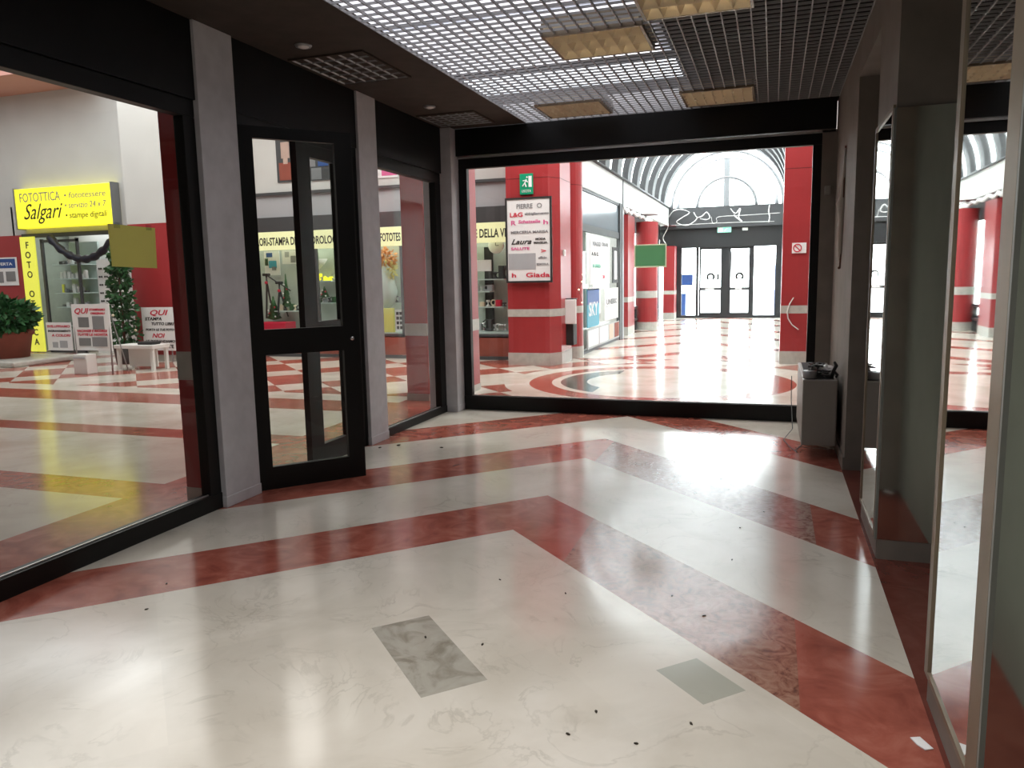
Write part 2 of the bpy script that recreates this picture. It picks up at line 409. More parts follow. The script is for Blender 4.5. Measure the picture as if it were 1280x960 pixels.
# right wall, piers, niches, mirrors
def rw(y0, y1, z0, z1, x1=.86): return bx(RX, x1, y0, y1, z0, z1)
struct('wall_right', bx(.8, .9, -2.6, 7.72, 0, CZ+.6), 'niche', 'back of the right-hand niches', 'wall')
struct('wall_right_pier', rw(5.8, 7.72, 0, CZ, .8), 'wallr', 'taupe wall piece beside the front window', 'wall')
struct('wall_right_pier', rw(4.0, 4.68, 0, CZ, .8), 'wallr', 'taupe pier carrying the far mirror', 'wall')
struct('wall_right_pier', rw(2.0, 2.66, 0, CZ, .8), 'wallr', 'taupe pier carrying the near mirror', 'wall')
struct('wall_right_pier', rw(-2.6, .6, 0, CZ, .8), 'wallr', 'taupe wall beside the camera', 'wall')
for a in ((4.68, 5.8), (2.66, 4.0), (.6, 2.0)):
    struct('wall_right_header', rw(*a, 2.68, CZ, .8), 'wallr', 'lintel over a niche', 'wall')
bb = MB()
for a in ((5.8, 7.72), (4.68, 5.8)): pass
struct('baseboard_right', bx(RX-.012, RX+.0, 5.8, 7.58, 0, .09), 'wallr', 'low skirting beside the cabinet', 'skirting')
for y, lab in ((4.0, 'skirting under the far dark mirror'), (2.0, 'skirting under the near dark mirror')):
    struct('baseboard_right', bx(RX+.004, .8, y-.012, y, 0, .1), 'wallr', lab, 'skirting')
def wall_mirror(y0, y1, z0, z1, fr, label, f2):
    t = thing('wall_mirror', (RX, (y0+y1)/2, z0), label, 'mirror')
    bx(RX-.006, RX-.001, y0+fr, y1-f2, z0+.02, z1-.02).build('mirror_glass', 'mirror', t)
    f = MB(); f.box(RX-.012, RX-.001, y0, y0+fr, z0, z1); f.box(RX-.012, RX-.001, y1-f2, y1, z0, z1)
    f.box(RX-.012, RX-.001, y0+fr, y1-f2, z0, z0+.02).box(RX-.012, RX-.001, y0+fr, y1-f2, z1-.02, z1)
    f.build('frame', 'bronze', t)
wall_mirror(4.02, 4.66, .1, 2.15, .03, 'tall narrow mirror on the farther pier of the right wall', .015)
wall_mirror(2.0, 2.66, .1, 2.45, .1, 'tall bronze-framed mirror on the nearest pier of the right wall', .05)
for y, z1, lab in ((4.0, 2.13, 'dark side mirror facing the room on the farther pier'), (2.0, 2.4, 'dark side mirror facing the room on the nearest pier')):
    t = thing('side_mirror', (.65, y-.01, .1), lab, 'mirror')
    bx(.515, .795, y-.014, y-.004, .1, z1).build('mirror_glass', 'dmirror', t)
    bx(.503, .515, y-.018, y-.002, .1, z1).build('edge_trim', 'niche', t)
struct('wall_back', bx(-3.4, .9, -2.7, -2.6, 0, CZ+.6), 'wallr', 'wall behind the viewer', 'wall')

# ceiling: solid brown strip, open aluminium grid with daylight above it
GX = -2.36
struct('ceiling', bx(-3.33, GX, -2.6, FY-.1, CZ, CZ+.03), 'ceil', 'brown metal panel strip along the left side', 'ceiling')
struct('ceiling_void', MB().box(-3.33, .9, -2.6, 7.75, 3.6, 3.66).box(-3.33, -3.29, -2.6, 7.75, CZ+.03, 3.6).box(-3.29, .9, 7.7, 7.75, CZ, 3.6), 'void', 'dark void above the grid', 'ceiling')
struct('ceiling_soffit', bx(-.73, -.70, -2.6, 7.7, 3.0, 3.6), 'void', 'black duct side above the grid', 'ceiling')
trf = [(-1.435, 4.93, 5.5), (-.77, 4.28, 4.87), (-2.06, 6.83, 7.4), (-.785, 6.83, 7.42)]
tw = {0: .64, 1: .63, 2: .6, 3: .6}
def clear(x0, x1, y0, y1):      # grid pieces skip the troffers
    return any(a[0]-.01 < (x0+x1)/2 < a[0]+tw[i]+.01 and a[1]-.01 < (y0+y1)/2 < a[2]+.01 for i, a in enumerate(trf))
gm = MB(); t_ = .0035
nx = 34; ny = 88; cx = (RX-GX)/nx; gy0 = .2; cy = (FY-.1-gy0)/ny
for i in range(nx+1):
    x = GX+i*cx; segs = [(gy0, FY-.1)]
    for k, a in enumerate(trf):
        if a[0]-.005 < x < a[0]+tw[k]+.005:
            new = []
            for s0, s1 in segs:
                if s0 < a[1] and s1 > a[2]: new += [(s0, a[1]), (a[2], s1)]
                else: new.append((s0, s1))
            segs = new
    for s0, s1 in segs: gm.box(x-t_, x+t_, s0, s1, CZ, CZ+.017)
for j in range(ny+1):
    y = gy0+j*cy; segs = [(GX, RX)]
    for k, a in enumerate(trf):
        if a[1]-.005 < y < a[2]+.005:
            new = []
            for s0, s1 in segs:
                if s0 < a[0] and s1 > a[0]+tw[k]: new += [(s0, a[0]), (a[0]+tw[k], s1)]
                else: new.append((s0, s1))
            segs = new
    for s0, s1 in segs: gm.box(s0, s1, y-t_*.6, y+t_*.6, CZ+.001, CZ+.016)
struct('ceiling_grid', gm, 'alu', 'open aluminium cell grid ceiling', 'ceiling')
struct('ceiling_near', bx(GX, RX+.3, -2.6, .2, CZ, CZ+.03), 'ceil', 'brown panels behind the viewer', 'ceiling')
tm = MB()
for i in range(0, 5): tm.box(GX-.0+i*.715-.009, GX+i*.715+.009, .2, FY-.1, CZ-.003, CZ)
# daylight panes above the grid
rl = thing('skylight', (-1.9, 3, 3.5), 'frosted daylight panes glowing above the ceiling grid', 'skylight')
for i, (y0, y1) in enumerate(((.4, 2.2), (2.3, 4.1), (4.2, 5.9), (6.1, 7.55))):
    bx(-3.22, -1.02, y0, y1, 3.44, 3.46).build('pane', 'rooflight', rl)
bx(-3.25, -.74, .2, 7.6, 3.47, 3.5).build('backing', 'plenum', rl)
bx(-3.27, -3.24, .2, 7.6, 3.0, 3.47).build('side_cheek', 'plenum', rl)
cs = thing('clerestory_light', (-2, 7.65, 3.0), 'bright frosted strip at the far end above the ceiling grid', 'skylight')
bx(-3.2, -.8, 7.66, 7.68, 3.24, 3.42).build('pane', 'rooflight_bright', cs)
bx(-3.2, -.8, 7.66, 7.68, 2.96, 3.14).build('pane', 'rooflight', cs)
bx(-3.2, -.8, 7.63, 7.69, 3.14, 3.24).build('bar', 'dark', cs)

def ceiling_light(x, w, y0, y1, label, lit, nxc=6, nyc=3, m_='gold'):
    t = thing('ceiling_light', (x+w/2, (y0+y1)/2, CZ), label, 'ceiling light', 'square louvre lights in the ceiling')
    f = MB(); z = CZ-.012
    f.box(x, x+.018, y0, y1, z, CZ+.09).box(x+w-.018, x+w, y0, y1, z, CZ+.09).box(x+.018, x+w-.018, y0, y0+.018, z, CZ+.09).box(x+.018, x+w-.018, y1-.018, y1, z, CZ+.09)
    f.box(x, x+w, y0, y1, CZ+.09, CZ+.1)
    hs = f.build('housing', 'bronze' if m_ == 'gold' else 'ceil', t)
    l = MB(); a = .018; iw = w-2*a; ih = y1-y0-2*a
    def vee(p0, p1, nrm, h=.062, wd=.034):    # V-section louvre blade, wide at the top
        p0, p1, nrm = Vector(p0), Vector(p1), Vector(nrm)
        tp = Vector((0, 0, h))
        A = [p0, p1, p1+tp+nrm*wd, p0+tp+nrm*wd]; B = [p0, p1, p1+tp-nrm*wd, p0+tp-nrm*wd]
        l.quad(*A); l.quad(*B); l.quad(A[3], A[2], B[2], B[3])
    for i in range(nxc+1): vee((x+a+iw*i/nxc, y0+a, z+.002), (x+a+iw*i/nxc, y1-a, z+.002), (1, 0, 0))
    for j in range(nyc+1): vee((x+a, y0+a+ih*j/nyc, z+.002), (x+w-a, y0+a+ih*j/nyc, z+.002), (0, 1, 0))
    l.build('louvre', m_, t)
    if lit:
        for k in (.3, .7):
            MB().tube([(x+.04, y0+(y1-y0)*k, CZ+.07), (x+w-.04, y0+(y1-y0)*k, CZ+.07)], .013, 8).build('fluorescent_tube', 'tube', hs)
    else:
        MB().tube([(x+.04, y0+(y1-y0)*.5, CZ+.07), (x+w-.04, y0+(y1-y0)*.5, CZ+.07)], .013, 8).build('fluorescent_tube', 'white', hs)
ceiling_light(trf[0][0], tw[0], trf[0][1], trf[0][2], 'gold louvre light in the middle of the bright grid area', True)
ceiling_light(trf[1][0], tw[1], trf[1][1], trf[1][2], 'gold louvre light nearest the viewer, cut by the top of the photo', True)
ceiling_light(trf[2][0], tw[2], trf[2][1], trf[2][2], 'gold louvre light at the black beam, left one', True, 8, 5)
ceiling_light(trf[3][0], tw[3], trf[3][1], trf[3][2], 'glowing gold louvre light at the black beam, right one', True, 7, 5)
ceiling_light(-3.2, .58, 4.76, 5.5, 'unlit dull louvre light in the brown strip above the door', False, 6, 6, 'frame_steel')
ceiling_light(-3.2, .58, 6.78, 7.36, 'unlit dull louvre light in the brown strip near the far corner', False, 6, 6, 'frame_steel')
for y, lab in ((4.53, 'small recessed spotlight in the brown strip, nearer the viewer'), (6.48, 'small recessed spotlight in the brown strip, near the far corner')):
    t = thing('recessed_spotlight', (-2.92, y, CZ), lab, 'spotlight')
    MB().lathe([(.05, CZ-.012), (.055, CZ-.004), (.055, CZ+.001)], (-2.92, y), 20).build('trim_ring', 'frame_steel', t)
    MB().lathe([(.02, CZ-.02), (.036, CZ-.013), (.036, CZ-.01)], (-2.92, y), 16).build('lens', 'white', t)

# fan coil cabinet beside the right wall
ac = thing('fan_coil_cabinet', (.36, 6.7, .1), 'pale wall-hung heater cabinet beside the front window', 'heater')
bx(.235, .478, 6.1, 7.3, .1, .6, bev=.008).build('casing', 'acwhite', ac)
gr = MB()
for i in range(24): gr.box(.26, .455, 6.16+i*.047, 6.18+i*.047, .6, .606)
gr.build('top_grille', 'dark', ac)
bx(.478, .498, 6.3, 7.1, .2, .5).build('wall_bracket', 'dark', ac)
MB().tube([(.245, 6.12, .1), (.2, 6.1, .06), (.215, 6.2, .02), (.17, 6.4, .012), (.12, 6.7, .012), (.2, 7.1, .03), (.19, 7.4, .25), (.19, 7.5, .45)], .004, 6).build('power_cord', 'dark', ac)
def on_cab(name, mb, m_, label, cat): return tag(mb.build(name, m_), label, cat)
R_ = Matrix.Translation((.3, 6.3, .606)) @ Matrix.Rotation(.3, 4, 'Z')
on_cab('tape_roll', MB().lathe([(.045, .606), (.05, .61), (.05, .66), (.045, .664)], (.285, 6.17), 20), 'frame_steel', 'dull metal tin at the left front of the heater cabinet top', 'tin')
t = thing('cable_bundle', (.36, 6.22, .606), 'tangled black cables heaped on the heater cabinet', 'cables')
for k in range(5):
    random.seed(40+k); pts = [(.27+.17*random.random(), 6.13+.25*random.random(), .615+.02*k+.012*random.random()) for _ in range(9)]
    MB().tube(pts, .006, 6).build('cable', 'ink', t)
random.seed(3)
cr = MB(); bmesh.ops.create_icosphere(cr.bm, subdivisions=3, radius=.055)
for v in cr.bm.verts: v.co = v.co*(1+.35*(random.random()-.5)); v.co = Vector((v.co.x*1.1+.41, v.co.y+6.26, v.co.z*.8+.655))
on_cab('crumpled_paper', cr, 'white', 'crumpled pale paper beside the cables on the heater cabinet', 'paper')
on_cab('dark_box', bx(.3, .4, 6.32, 6.5, .606, .68, bev=.006), 'dark', 'small dark box behind the cables on the heater cabinet', 'box')
bk = thing('black_bracket', (.46, 6.2, .606), 'bent black bracket standing at the wall end of the heater cabinet', 'bracket')
MB().tube([(.44, 6.2, .606), (.452, 6.2, .66), (.47, 6.2, .7), (.455, 6.2, .73)], [.014, .012, .014, .008], 8).build('arm', 'ink', bk)
MB().tube([(.452, 6.2, .66), (.48, 6.2, .63), (.47, 6.2, .61)], .01, 8).build('foot', 'ink', bk)
# hanging cable with a torn paper on the right wall, and a small wall box
hc = thing('wall_cable', (.5, 6.7, 1.43), 'cable with torn paper wrap hanging down the right wall', 'cable')
MB().tube([(.508, 6.62, 2.36), (.506, 6.62, 2.1), (.508, 6.66, 1.9), (.504, 6.68, 1.6), (.506, 6.7, 1.43)], .006, 6).build('cord', 'cable', hc)
MB().tube([(.506, 6.6, 2.34), (.503, 6.62, 2.15), (.5, 6.66, 1.98), (.498, 6.66, 1.93), (.5, 6.67, 1.8), (.5, 6.69, 1.6), (.503, 6.7, 1.47)], [.004, .012, .02, .042, .02, .022, .006], 8).build('torn_paper', 'tornpaper', hc)
MB().ball((.5, 6.7, 1.43), .013, 1).build('plug', 'cable', hc)
sw = thing('alarm_sensor', (.44, 7.56, 2.12), 'small pale sensor box high beside the window frame', 'sensor')
bx(.42, .47, 7.55, 7.585, 2.08, 2.16, bev=.006).build('casing', 'acwhite', sw)

# cards stuck on the glass
t = thing('window_card', (-3.25, 3.345, 1.6), 'faded olive card taped to the big left window', 'card')
MB().prism([(3.19, 1.5), (3.5, 1.492), (3.508, 1.715), (3.185, 1.72)], 0, .004, mtx=Matrix(((0, 0, 1, -3.286), (1, 0, 0, 0), (0, 1, 0, 0), (0, 0, 0, 1)))).build('card', 'olivep', t)
for y, z in ((3.24, 1.7), (3.46, 1.7)): bx(-3.281, -3.279, y-.02, y+.02, z, z+.03).build('tape', 'pvc', t)
t = thing('window_card', (-1.14, 7.66, 1.6), 'dull green card with pale border stuck on the front window', 'card')
MB().box(-1.30, -1.287, 7.657, 7.661, 1.475, 1.70).box(-.998, -.985, 7.657, 7.661, 1.475, 1.70).box(-1.287, -.998, 7.657, 7.661, 1.475, 1.49).box(-1.287, -.998, 7.657, 7.661, 1.688, 1.70).build('border', 'edgep', t)
bx(-1.287, -.998, 7.657, 7.661, 1.49, 1.688).build('card', 'greenp', t)

# bits on the floor
random.seed(11)
spots = [(475, 560), (498, 557), (552, 560), (208, 730), (183, 762), (625, 725), (532, 797), (710, 918), (864, 905), (840, 745), (795, 930), (915, 700), (880, 770), (955, 640), (603, 806), (925, 660), (745, 890), (707, 742)]
for i, (px, py) in enumerate(spots):
    p = P(px, py, z=0); cr = MB(); r = .012 if py < 600 else .006
    bmesh.ops.create_icosphere(cr.bm, subdivisions=1, radius=r)
    a = random.random()*3
    for v in cr.bm.verts:
        q = Matrix.Rotation(a, 3, 'Z') @ Vector((v.co.x*(1.3+random.random()*.6), v.co.y*(.6+random.random()*.4), v.co.z*.5)); v.co = q+Vector((p.x, p.y, r*.4))
    tag(cr.build('dirt_crumb', 'debris'), 'small dark crumb of dirt lying on the marble shop floor', 'dirt', 'dirt crumbs scattered over the marble')
for px, py, lab in ((1152, 930, 'white paper scrap by the skirting of the nearest mirror pier'), (1251, 877, 'white paper scrap on the niche floor at the right edge'), (1070, 582, 'tiny white scrap below the heater cabinet')):
    p = P(px, py, z=.002)
    tag(MB().prism([(-.03, -.015), (.03, -.02), (.035, .01), (0, .016), (-.028, .012)], .001, .004, mtx=Matrix.Translation((p.x, p.y, 0)) @ Matrix.Rotation(.4*px, 4, 'Z')).build('paper_scrap', 'paperw'), lab, 'paper')

# ================================================================== MALL
FA = 12.45      # plane of the shop facade opposite
struct('floor', MB().box(-19, -3.42, -4, 13.0, -.12, 0).box(-3.42, 6, 7.72, 13.0, -.12, 0).box(-6.2, .6, 13.0, 26.4, -.12, 0), 'floor_out', 'polished mall floor, cream with red bands', 'floor')
struct('floor', MB().box(-15.4, -4.2, 13.0, 14.6, -.12, -.002), 'stone', 'floor inside the facing shops', 'floor')
# shell
struct('wall_court_left', bx(-19.2, -19, -4, 14.6, 0, 6), 'wallw', 'far left wall of the mall court', 'wall')
struct('wall_court_near', bx(-19, -3.42, -4.2, -4, 0, 6), 'dimwall', 'near wall of the mall court', 'wall')
struct('wall_shop_block', MB().box(-3.42, 6, -4.2, -2.7, 2.0, 6).box(.9, 6, -4.2, 7.72, 0, 6).box(-3.42, .9, -2.7, 7.72, 3.66, 6), 'dimwall', 'solid upper part of the shop block', 'wall')
struct('wall_court_right', bx(6, 6.2, 7.72, 12.45, 0, 6), 'wallw', 'right wall of the crossing', 'wall')
struct('wall_right_front', bx(.6, 6, 12.45, 12.6, 0, 6), 'wallw', 'wall right of the corridor mouth', 'wall')
struct('ceiling_court', MB().box(-19, -3.3, 8.6, 14.6, 6, 6.1).box(.5, 6, 8.6, 12.6, 6, 6.1).box(-3.3, .5, 8.6, 12.9, 5.5, 5.6), 'strip', 'pale ceiling over the mall court', 'ceiling')
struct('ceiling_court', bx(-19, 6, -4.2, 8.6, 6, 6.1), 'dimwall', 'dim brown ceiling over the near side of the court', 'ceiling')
struct('trim_6', bx(-19, -12.6, FA-1.2, FA, 5.35, 5.62), mat('salmon_beam', (.6, .3, .25), .6), 'salmon coloured beam high over the photo shop', 'beam')
# facade wall around openings (photo shop door, watch shop windows)
fw = MB()
fw.box(-19, -15.2, FA, FA+.2, 0, 2.5)
fred = MB().box(-19, -15.2, FA-.02, FA, 0, 2.5)
struct('wall_facade_red', fred, 'red', 'red lower wall left of the photo shop', 'wall')
wl = MB(); wl.box(-19, -15.2, FA, FA+.2, 0, 2.5).box(-19, -9.8, FA, FA+.2, 2.5, 6).box(-12.5, -9.8, FA, FA+.2, 0, 2.5)
wl.box(-9.8, -3.4, FA, FA+.2, 3.05, 6)
struct('wall_facade', wl, 'wallw', 'white upper wall over the facing shops', 'wall')
struct('wall_shop_back', MB().box(-15.45, -15.4, FA, 14.6, 0, 3.1).box(-15.4, -3.4, 14.5, 14.6, 0, 3.1).box(-9.85, -9.8, FA+.2, 14.5, 0, 3.1).box(-15.4, -3.4, FA+.2, 14.6, 3.05, 3.1), 'peg', 'pale interior walls of the facing shops', 'wall')
# red and white pier between the two shops (next to the notice)
pr = thing('pier', (-10.9, 11.9, 0), 'broad pier right of the photo shop, red below and white above', 'pier', kind='structure')
bx(-11.2, -9.85, 11.3, FA, .0, 2.5).build('red_base', 'red', pr)
bx(-11.2, -9.85, 11.3, FA, 2.5, 6).build('white_upper', 'wallw', pr)
bx(-11.21, -9.84, 11.29, FA, 0, .12).build('stone_plinth', 'stone', pr)
struct('trim_7', bx(-9.8, -4.2, FA-.06, FA+.1, 3.0, 3.05), 'dark', 'dark ledge above the grey transom', 'ledge')
struct('wall_transom', bx(-9.8, -3.4, FA, FA+.1, 2.6, 3.0), 'grey', 'grey transom panels above the watch shop', 'wall')
struct('trim_8', bx(-9.8, -3.4, FA-.05, FA+.05, 2.34, 2.6), 'dark', 'dark shutter box above the lettered fascia', 'shutter box')
struct('wall_plinth', bx(-9.8, -4.0, FA-.02, FA+.12, .0, .4), 'terra', 'red-brown base below the watch shop windows', 'wall')
struct('baseboard_facade', bx(-9.8, -4.0, FA-.04, FA-.02, 0, .06), 'dark', 'dark skirting below the watch shop', 'skirting')

# lettered fascia of the watch shop
fs = thing('shop_fascia', (-6.8, FA-.03, 2.16), 'long yellow-green lettered fascia across the shop facing the door', 'shop sign')
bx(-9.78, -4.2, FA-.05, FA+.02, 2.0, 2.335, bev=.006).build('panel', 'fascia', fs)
def fas(s, px0, px1, py=300):
    a = P(px0, py, y=FA); b = P(px1, py, y=FA)
    text('lettering', s, (a.x, FA-.052, 2.09), .2, 'ink', fs, width=(b.x-a.x), bold=.004)
fas('COLORI-STAMPA DI', 313, 371); fas('GITALE', 373, 387); fas('-OROLOGI', 388, 424); fas('E - LAB', 427, 470)
fas('FOTOTES', 476.5, 502); fas('SERE OTTICA E LUC', 505, 592); fas('E DELLA VI', 594, 633)
# windows of the watch shop: dark mullions, glass, shelves
sw_ = thing('window_4', (-6.8, FA, .4), 'glazing of the watch shop opposite', 'window', kind='structure')
f = MB()
for x in (-9.8, -8.0, -6.25, -4.2): f.box(x-.03, x+.03, FA-.02, FA+.03, .4, 2.0)
f.box(-9.8, -4.2, FA-.02, FA+.03, .38, .44)
f.build('mullions', 'dark', sw_); bx(-9.78, -4.2, FA+.0, FA+.006, .44, 2.0).build('pane', 'glass', sw_)

# photo shop
ps = thing('door_3', (-13.8, FA, 0), 'open glazed front of the photo shop', 'door', kind='structure')
f = MB(); f.box(-15.18, -15.1, FA-.02, FA+.06, 0, 2.5).box(-15.18, -12.5, FA-.03, FA+.08, 2.44, 2.52)
f.box(-14.72, -14.66, FA, FA+.05, 0, 2.4).box(-13.75, -13.7, FA, FA+.05, 0, 2.4).box(-12.55, -12.5, FA, FA+.06, 0, 2.5).box(-14.7, -13.7, FA, FA+.05, .0, .07).box(-14.7, -13.7, FA, FA+.05, 2.33, 2.38)
f.build('frame', 'dark', ps); bx(-14.66, -13.75, FA+.02, FA+.026, .07, 2.33).build('pane', 'glass', ps)
st = thing('vertical_sign', (-14.95, FA-.05, 1.2), 'tall yellow strip with spaced vertical letters beside the photo shop door', 'sign')
bx(-15.2, -14.8, FA-.07, FA-.03, .02, 2.46, bev=.004).build('panel', 'lettery', st)
for i, ch in enumerate('FOTO OTTICA'):
    if ch != ' ': text('lettering', ch, (-15.0, FA-.072, 2.22-i*.205), .19, 'ink', st, align='CENTER', bold=.003)
sg = thing('lightbox_sign', (-14.05, FA-.2, 2.6), 'big glowing yellow lightbox sign over the photo shop', 'shop sign')
a = P(17, 234, y=FA-.2); b = P(142, 283, y=FA-.2)
lbx = bx(a.x, b.x, FA-.2, FA-.02, b.z+.05, a.z-.05, bev=.01).build('lightbox', 'yellow', sg)
bx(b.x, b.x+.03, FA-.21, FA-.01, b.z+.03, a.z-.03).build('end_cap', 'frame_steel', sg)
bx(a.x-.03, a.x, FA-.21, FA-.01, b.z+.03, a.z-.03).build('end_cap', 'frame_steel', sg)
h_ = a.z-b.z; wd = b.x-a.x; yy = FA-.203
text('lettering', 'FOTOTTICA', (a.x+.12, yy, a.z-.05-h_*.3), .26, 'greyink', lbx, width=wd*.43)
text('lettering', 'Salgari', (a.x+.18, yy, b.z+.05+h_*.2), .45, 'ink', lbx, width=wd*.42, shear=.45)
for k, s in enumerate(('\u2022 fototessere', '\u2022 servizio 24 x 7', '\u2022 stampe digitali')):
    text('lettering', s, (a.x+wd*.52, yy, a.z-.05-h_*(.27+.22*k)), .17, 'greyink' if k < 2 else 'ink', lbx, width=wd*.42, shear=.15)

def poster(name, x0, x1, z0, z1, y, label, cat='poster', base='paperw', lines=(), blocks=(), th=.012, frame=None, group=None):
    t = thing(name, ((x0+x1)/2, y, z0), label, cat, group)
    sh_ = bx(x0, x1, y-th, y, z0, z1).build('sheet', base, t)
    if frame:
        f = MB(); q = .03
        f.box(x0-q, x0, y-th-.01, y+.005, z0-q, z1+q).box(x1, x1+q, y-th-.01, y+.005, z0-q, z1+q).box(x0, x1, y-th-.01, y+.005, z0-q, z0).box(x0, x1, y-th-.01, y+.005, z1, z1+q)
        f.build('frame', frame, t)
    w, h = x1-x0, z1-z0
    for bi, (u0, u1, v0, v1, m_) in enumerate(blocks): bx(x0+u0*w, x0+u1*w, y-th-.003*(bi+1), y-th, z0+v0*h, z0+v1*h).build('picture', m_, sh_)
    for (s, u0, u1, v, sz, m_, sh) in lines:
        text('lettering', s, (x0+u0*w, y-th-.004, z0+v*h), sz*h, m_, sh_, width=(u1-u0)*w, shear=sh, bold=.002, depth=.001)
    return t
def pbox(px0, px1, py0, py1, y):
    a = P(px0, (py0+py1)/2, y=y); b = P(px1, (py0+py1)/2, y=y); c = P((px0+px1)/2, py0, y=y); d = P((px0+px1)/2, py1, y=y)
    return a.x, b.x, d.z, c.z
# blue poster on the red wall at the far left
x0, x1, z0, z1 = pbox(-14, 22, 322, 357, FA-.04)
poster('wall_poster', x0, x1, z0, z1, FA-.03, 'blue and white poster on the red wall at the left edge', base='paperw', blocks=[(.05, .95, .62, .95, 'blue'), (.1, .5, .1, .5, 'greyink'), (.6, .92, .15, .5, 'frame_steel')], lines=[('OFFERTA', .15, .85, .72, .14, 'paperw', 0)])
# three posters high on the facade
for (px0, px1, py0, py1, lab, bl) in (
    (345, 366, 173, 228, 'tall portrait photo print with red clothing high on the facade', [(.0, 1, 0, 1, 'dark'), (.3, .8, .55, .92, 'skin'), (.15, .95, .05, .45, 'terra'), (.42, .68, .42, .58, 'skin')]),
    (376, 412, 190, 226, 'wide dark picture print high on the facade, right of the portrait', [(0, 1, 0, 1, 'dark'), (.05, .5, .5, .9, 'greyink'), (.35, .7, .05, .45, 'frame_steel'), (.6, .95, .5, .9, 'blue')]),
    (468, 496, 196, 222, 'pink and white banner high on the facade behind the narrow window', [(.3, .98, .1, .95, 'pink'), (0, .25, .2, .8, 'paperw')])):
    x0, x1, z0, z1 = pbox(px0, px1, py0, py1, FA-.03)
    poster('facade_poster', x0, x1, z0, z1, FA-.005, lab, blocks=bl)

# notice QUI / NOI on the pier
x0, x1, z0, z1 = pbox(179, 219, 384, 438, 11.2)
nt_ = poster('notice_board', x0, x1, z0, z1, 11.2, 'white hand-lettered notice headed in red on the pier, right of the olive card', 'notice', lines=[
    ('QUI', .24, .8, .82, .17, 'redink', .3), ('STAMPA', .1, .62, .7, .1, 'ink', .2), ('TUTTO LIBRI', .28, .98, .59, .09, 'ink', .2),
    ('PORTA LE TUE FOTO', .1, .98, .46, .07, 'ink', .2), ('NOI', .28, .68, .3, .14, 'redink', .3), ('LE INGRANDIAMO', .08, .98, .19, .08, 'ink', .2), ('PER', .5, .68, .08, .05, 'ink', 0), ('TE', .76, .94, .06, .11, 'ink', 0)])
f = MB(); f.tube([(x0+.1, 11.19, .0), (x0+.1, 11.21, z0+.3)], .012, 6).tube([(x1-.1, 11.19, 0), (x1-.1, 11.21, z0+.3)], .012, 6)
f.tube([(x0+.1, 11.36, 0), (x0+.1, 11.22, z0+.3)], .012, 6).tube([(x1-.1, 11.36, 0), (x1-.1, 11.22, z0+.3)], .012, 6).build('easel_legs', 'frame_steel', nt_)

# poster stand with a little white table
x0, x1, z0, z1 = pbox(92, 139, 380, 438, 9.6)
pst = poster('poster_stand', x0, x1, z0, z1, 9.6, 'white poster stand headed in red in front of the photo shop door', 'poster stand', blocks=[
    (.16, .44, .5, .72, 'frame_steel'), (.54, .84, .46, .74, 'greyink'), (.14, .45, .1, .27, 'frame_steel'), (.5, .88, .09, .29, 'greyink')], lines=[
    ('QUI', .06, .44, .8, .16, 'redink', .3), ('STAMPIAMO', .48, .9, .86, .06, 'redink', .2), ('ORIGINALI', .5, .88, .78, .06, 'redink', .2),
    ('VACANZE E RICORDI', .1, .9, .4, .07, 'redink', .2), ('TUTTE LE NOVITA', .1, .9, .32, .07, 'redink', .2)])
f = MB()
for x in (x0+.03, x1-.03): f.tube([(x, 9.58, 0), (x, 9.61, z1)], .013, 8); f.tube([(x, 9.9, 0), (x, 9.62, z1-.1)], .01, 6)
f.build('legs', 'frame_steel', pst)
bxs = thing('leaflet_box', (x0+.3, 9.45, 0), 'low white box standing at the foot of the poster stand', 'box')
bx(x0+.2, x0+.48, 9.35, 9.55, .0, .32, bev=.01).build('body', 'white', bxs)
MB().box(x0+.22, x0+.46, 9.34, 9.352, .25, .28).build('front_slot', 'grey', bxs)
tb = thing('side_table', (x1+.25, 9.75, 0), 'small white table right of the poster stand', 'table')
bx(x1-.35, x1+.45, 9.95, 10.35, .36, .42, bev=.008).build('table_top', 'white', tb)
for x, y in ((x1-.3, 10.0), (x1+.4, 10.0), (x1-.3, 10.3), (x1+.4, 10.3)): bx(x-.025, x+.025, y-.025, y+.025, 0, .36).build('leg', 'white', tb)
bx(x1-.25, x1+.35, 10.15, 10.17, .05, .36).build('modesty_panel', 'white', tb)
tag(bx(x1+.05, x1+.35, 10.05, 10.25, .42, .47, bev=.01).build('black_tray', 'ink'), 'flat black tray lying on the small white table', 'tray')
# lettered sheet in the photo shop window
x0, x1, z0, z1 = pbox(59, 90, 403, 438, FA-.02)
poster('window_notice', x0, x1, z0, z1, FA-.01, 'white notice with red lettering low in the photo shop window', 'notice', lines=[
    ('SVILUPPIAMO', .04, .96, .82, .12, 'redink', .1), ('INGRANDIMENTI', .06, .96, .66, .1, 'ink', .1), ('A COLORI', .2, .96, .5, .12, 'redink', .1)], blocks=[(.2, .42, .1, .3, 'grey'), (.5, .8, .1, .35, 'grey')])

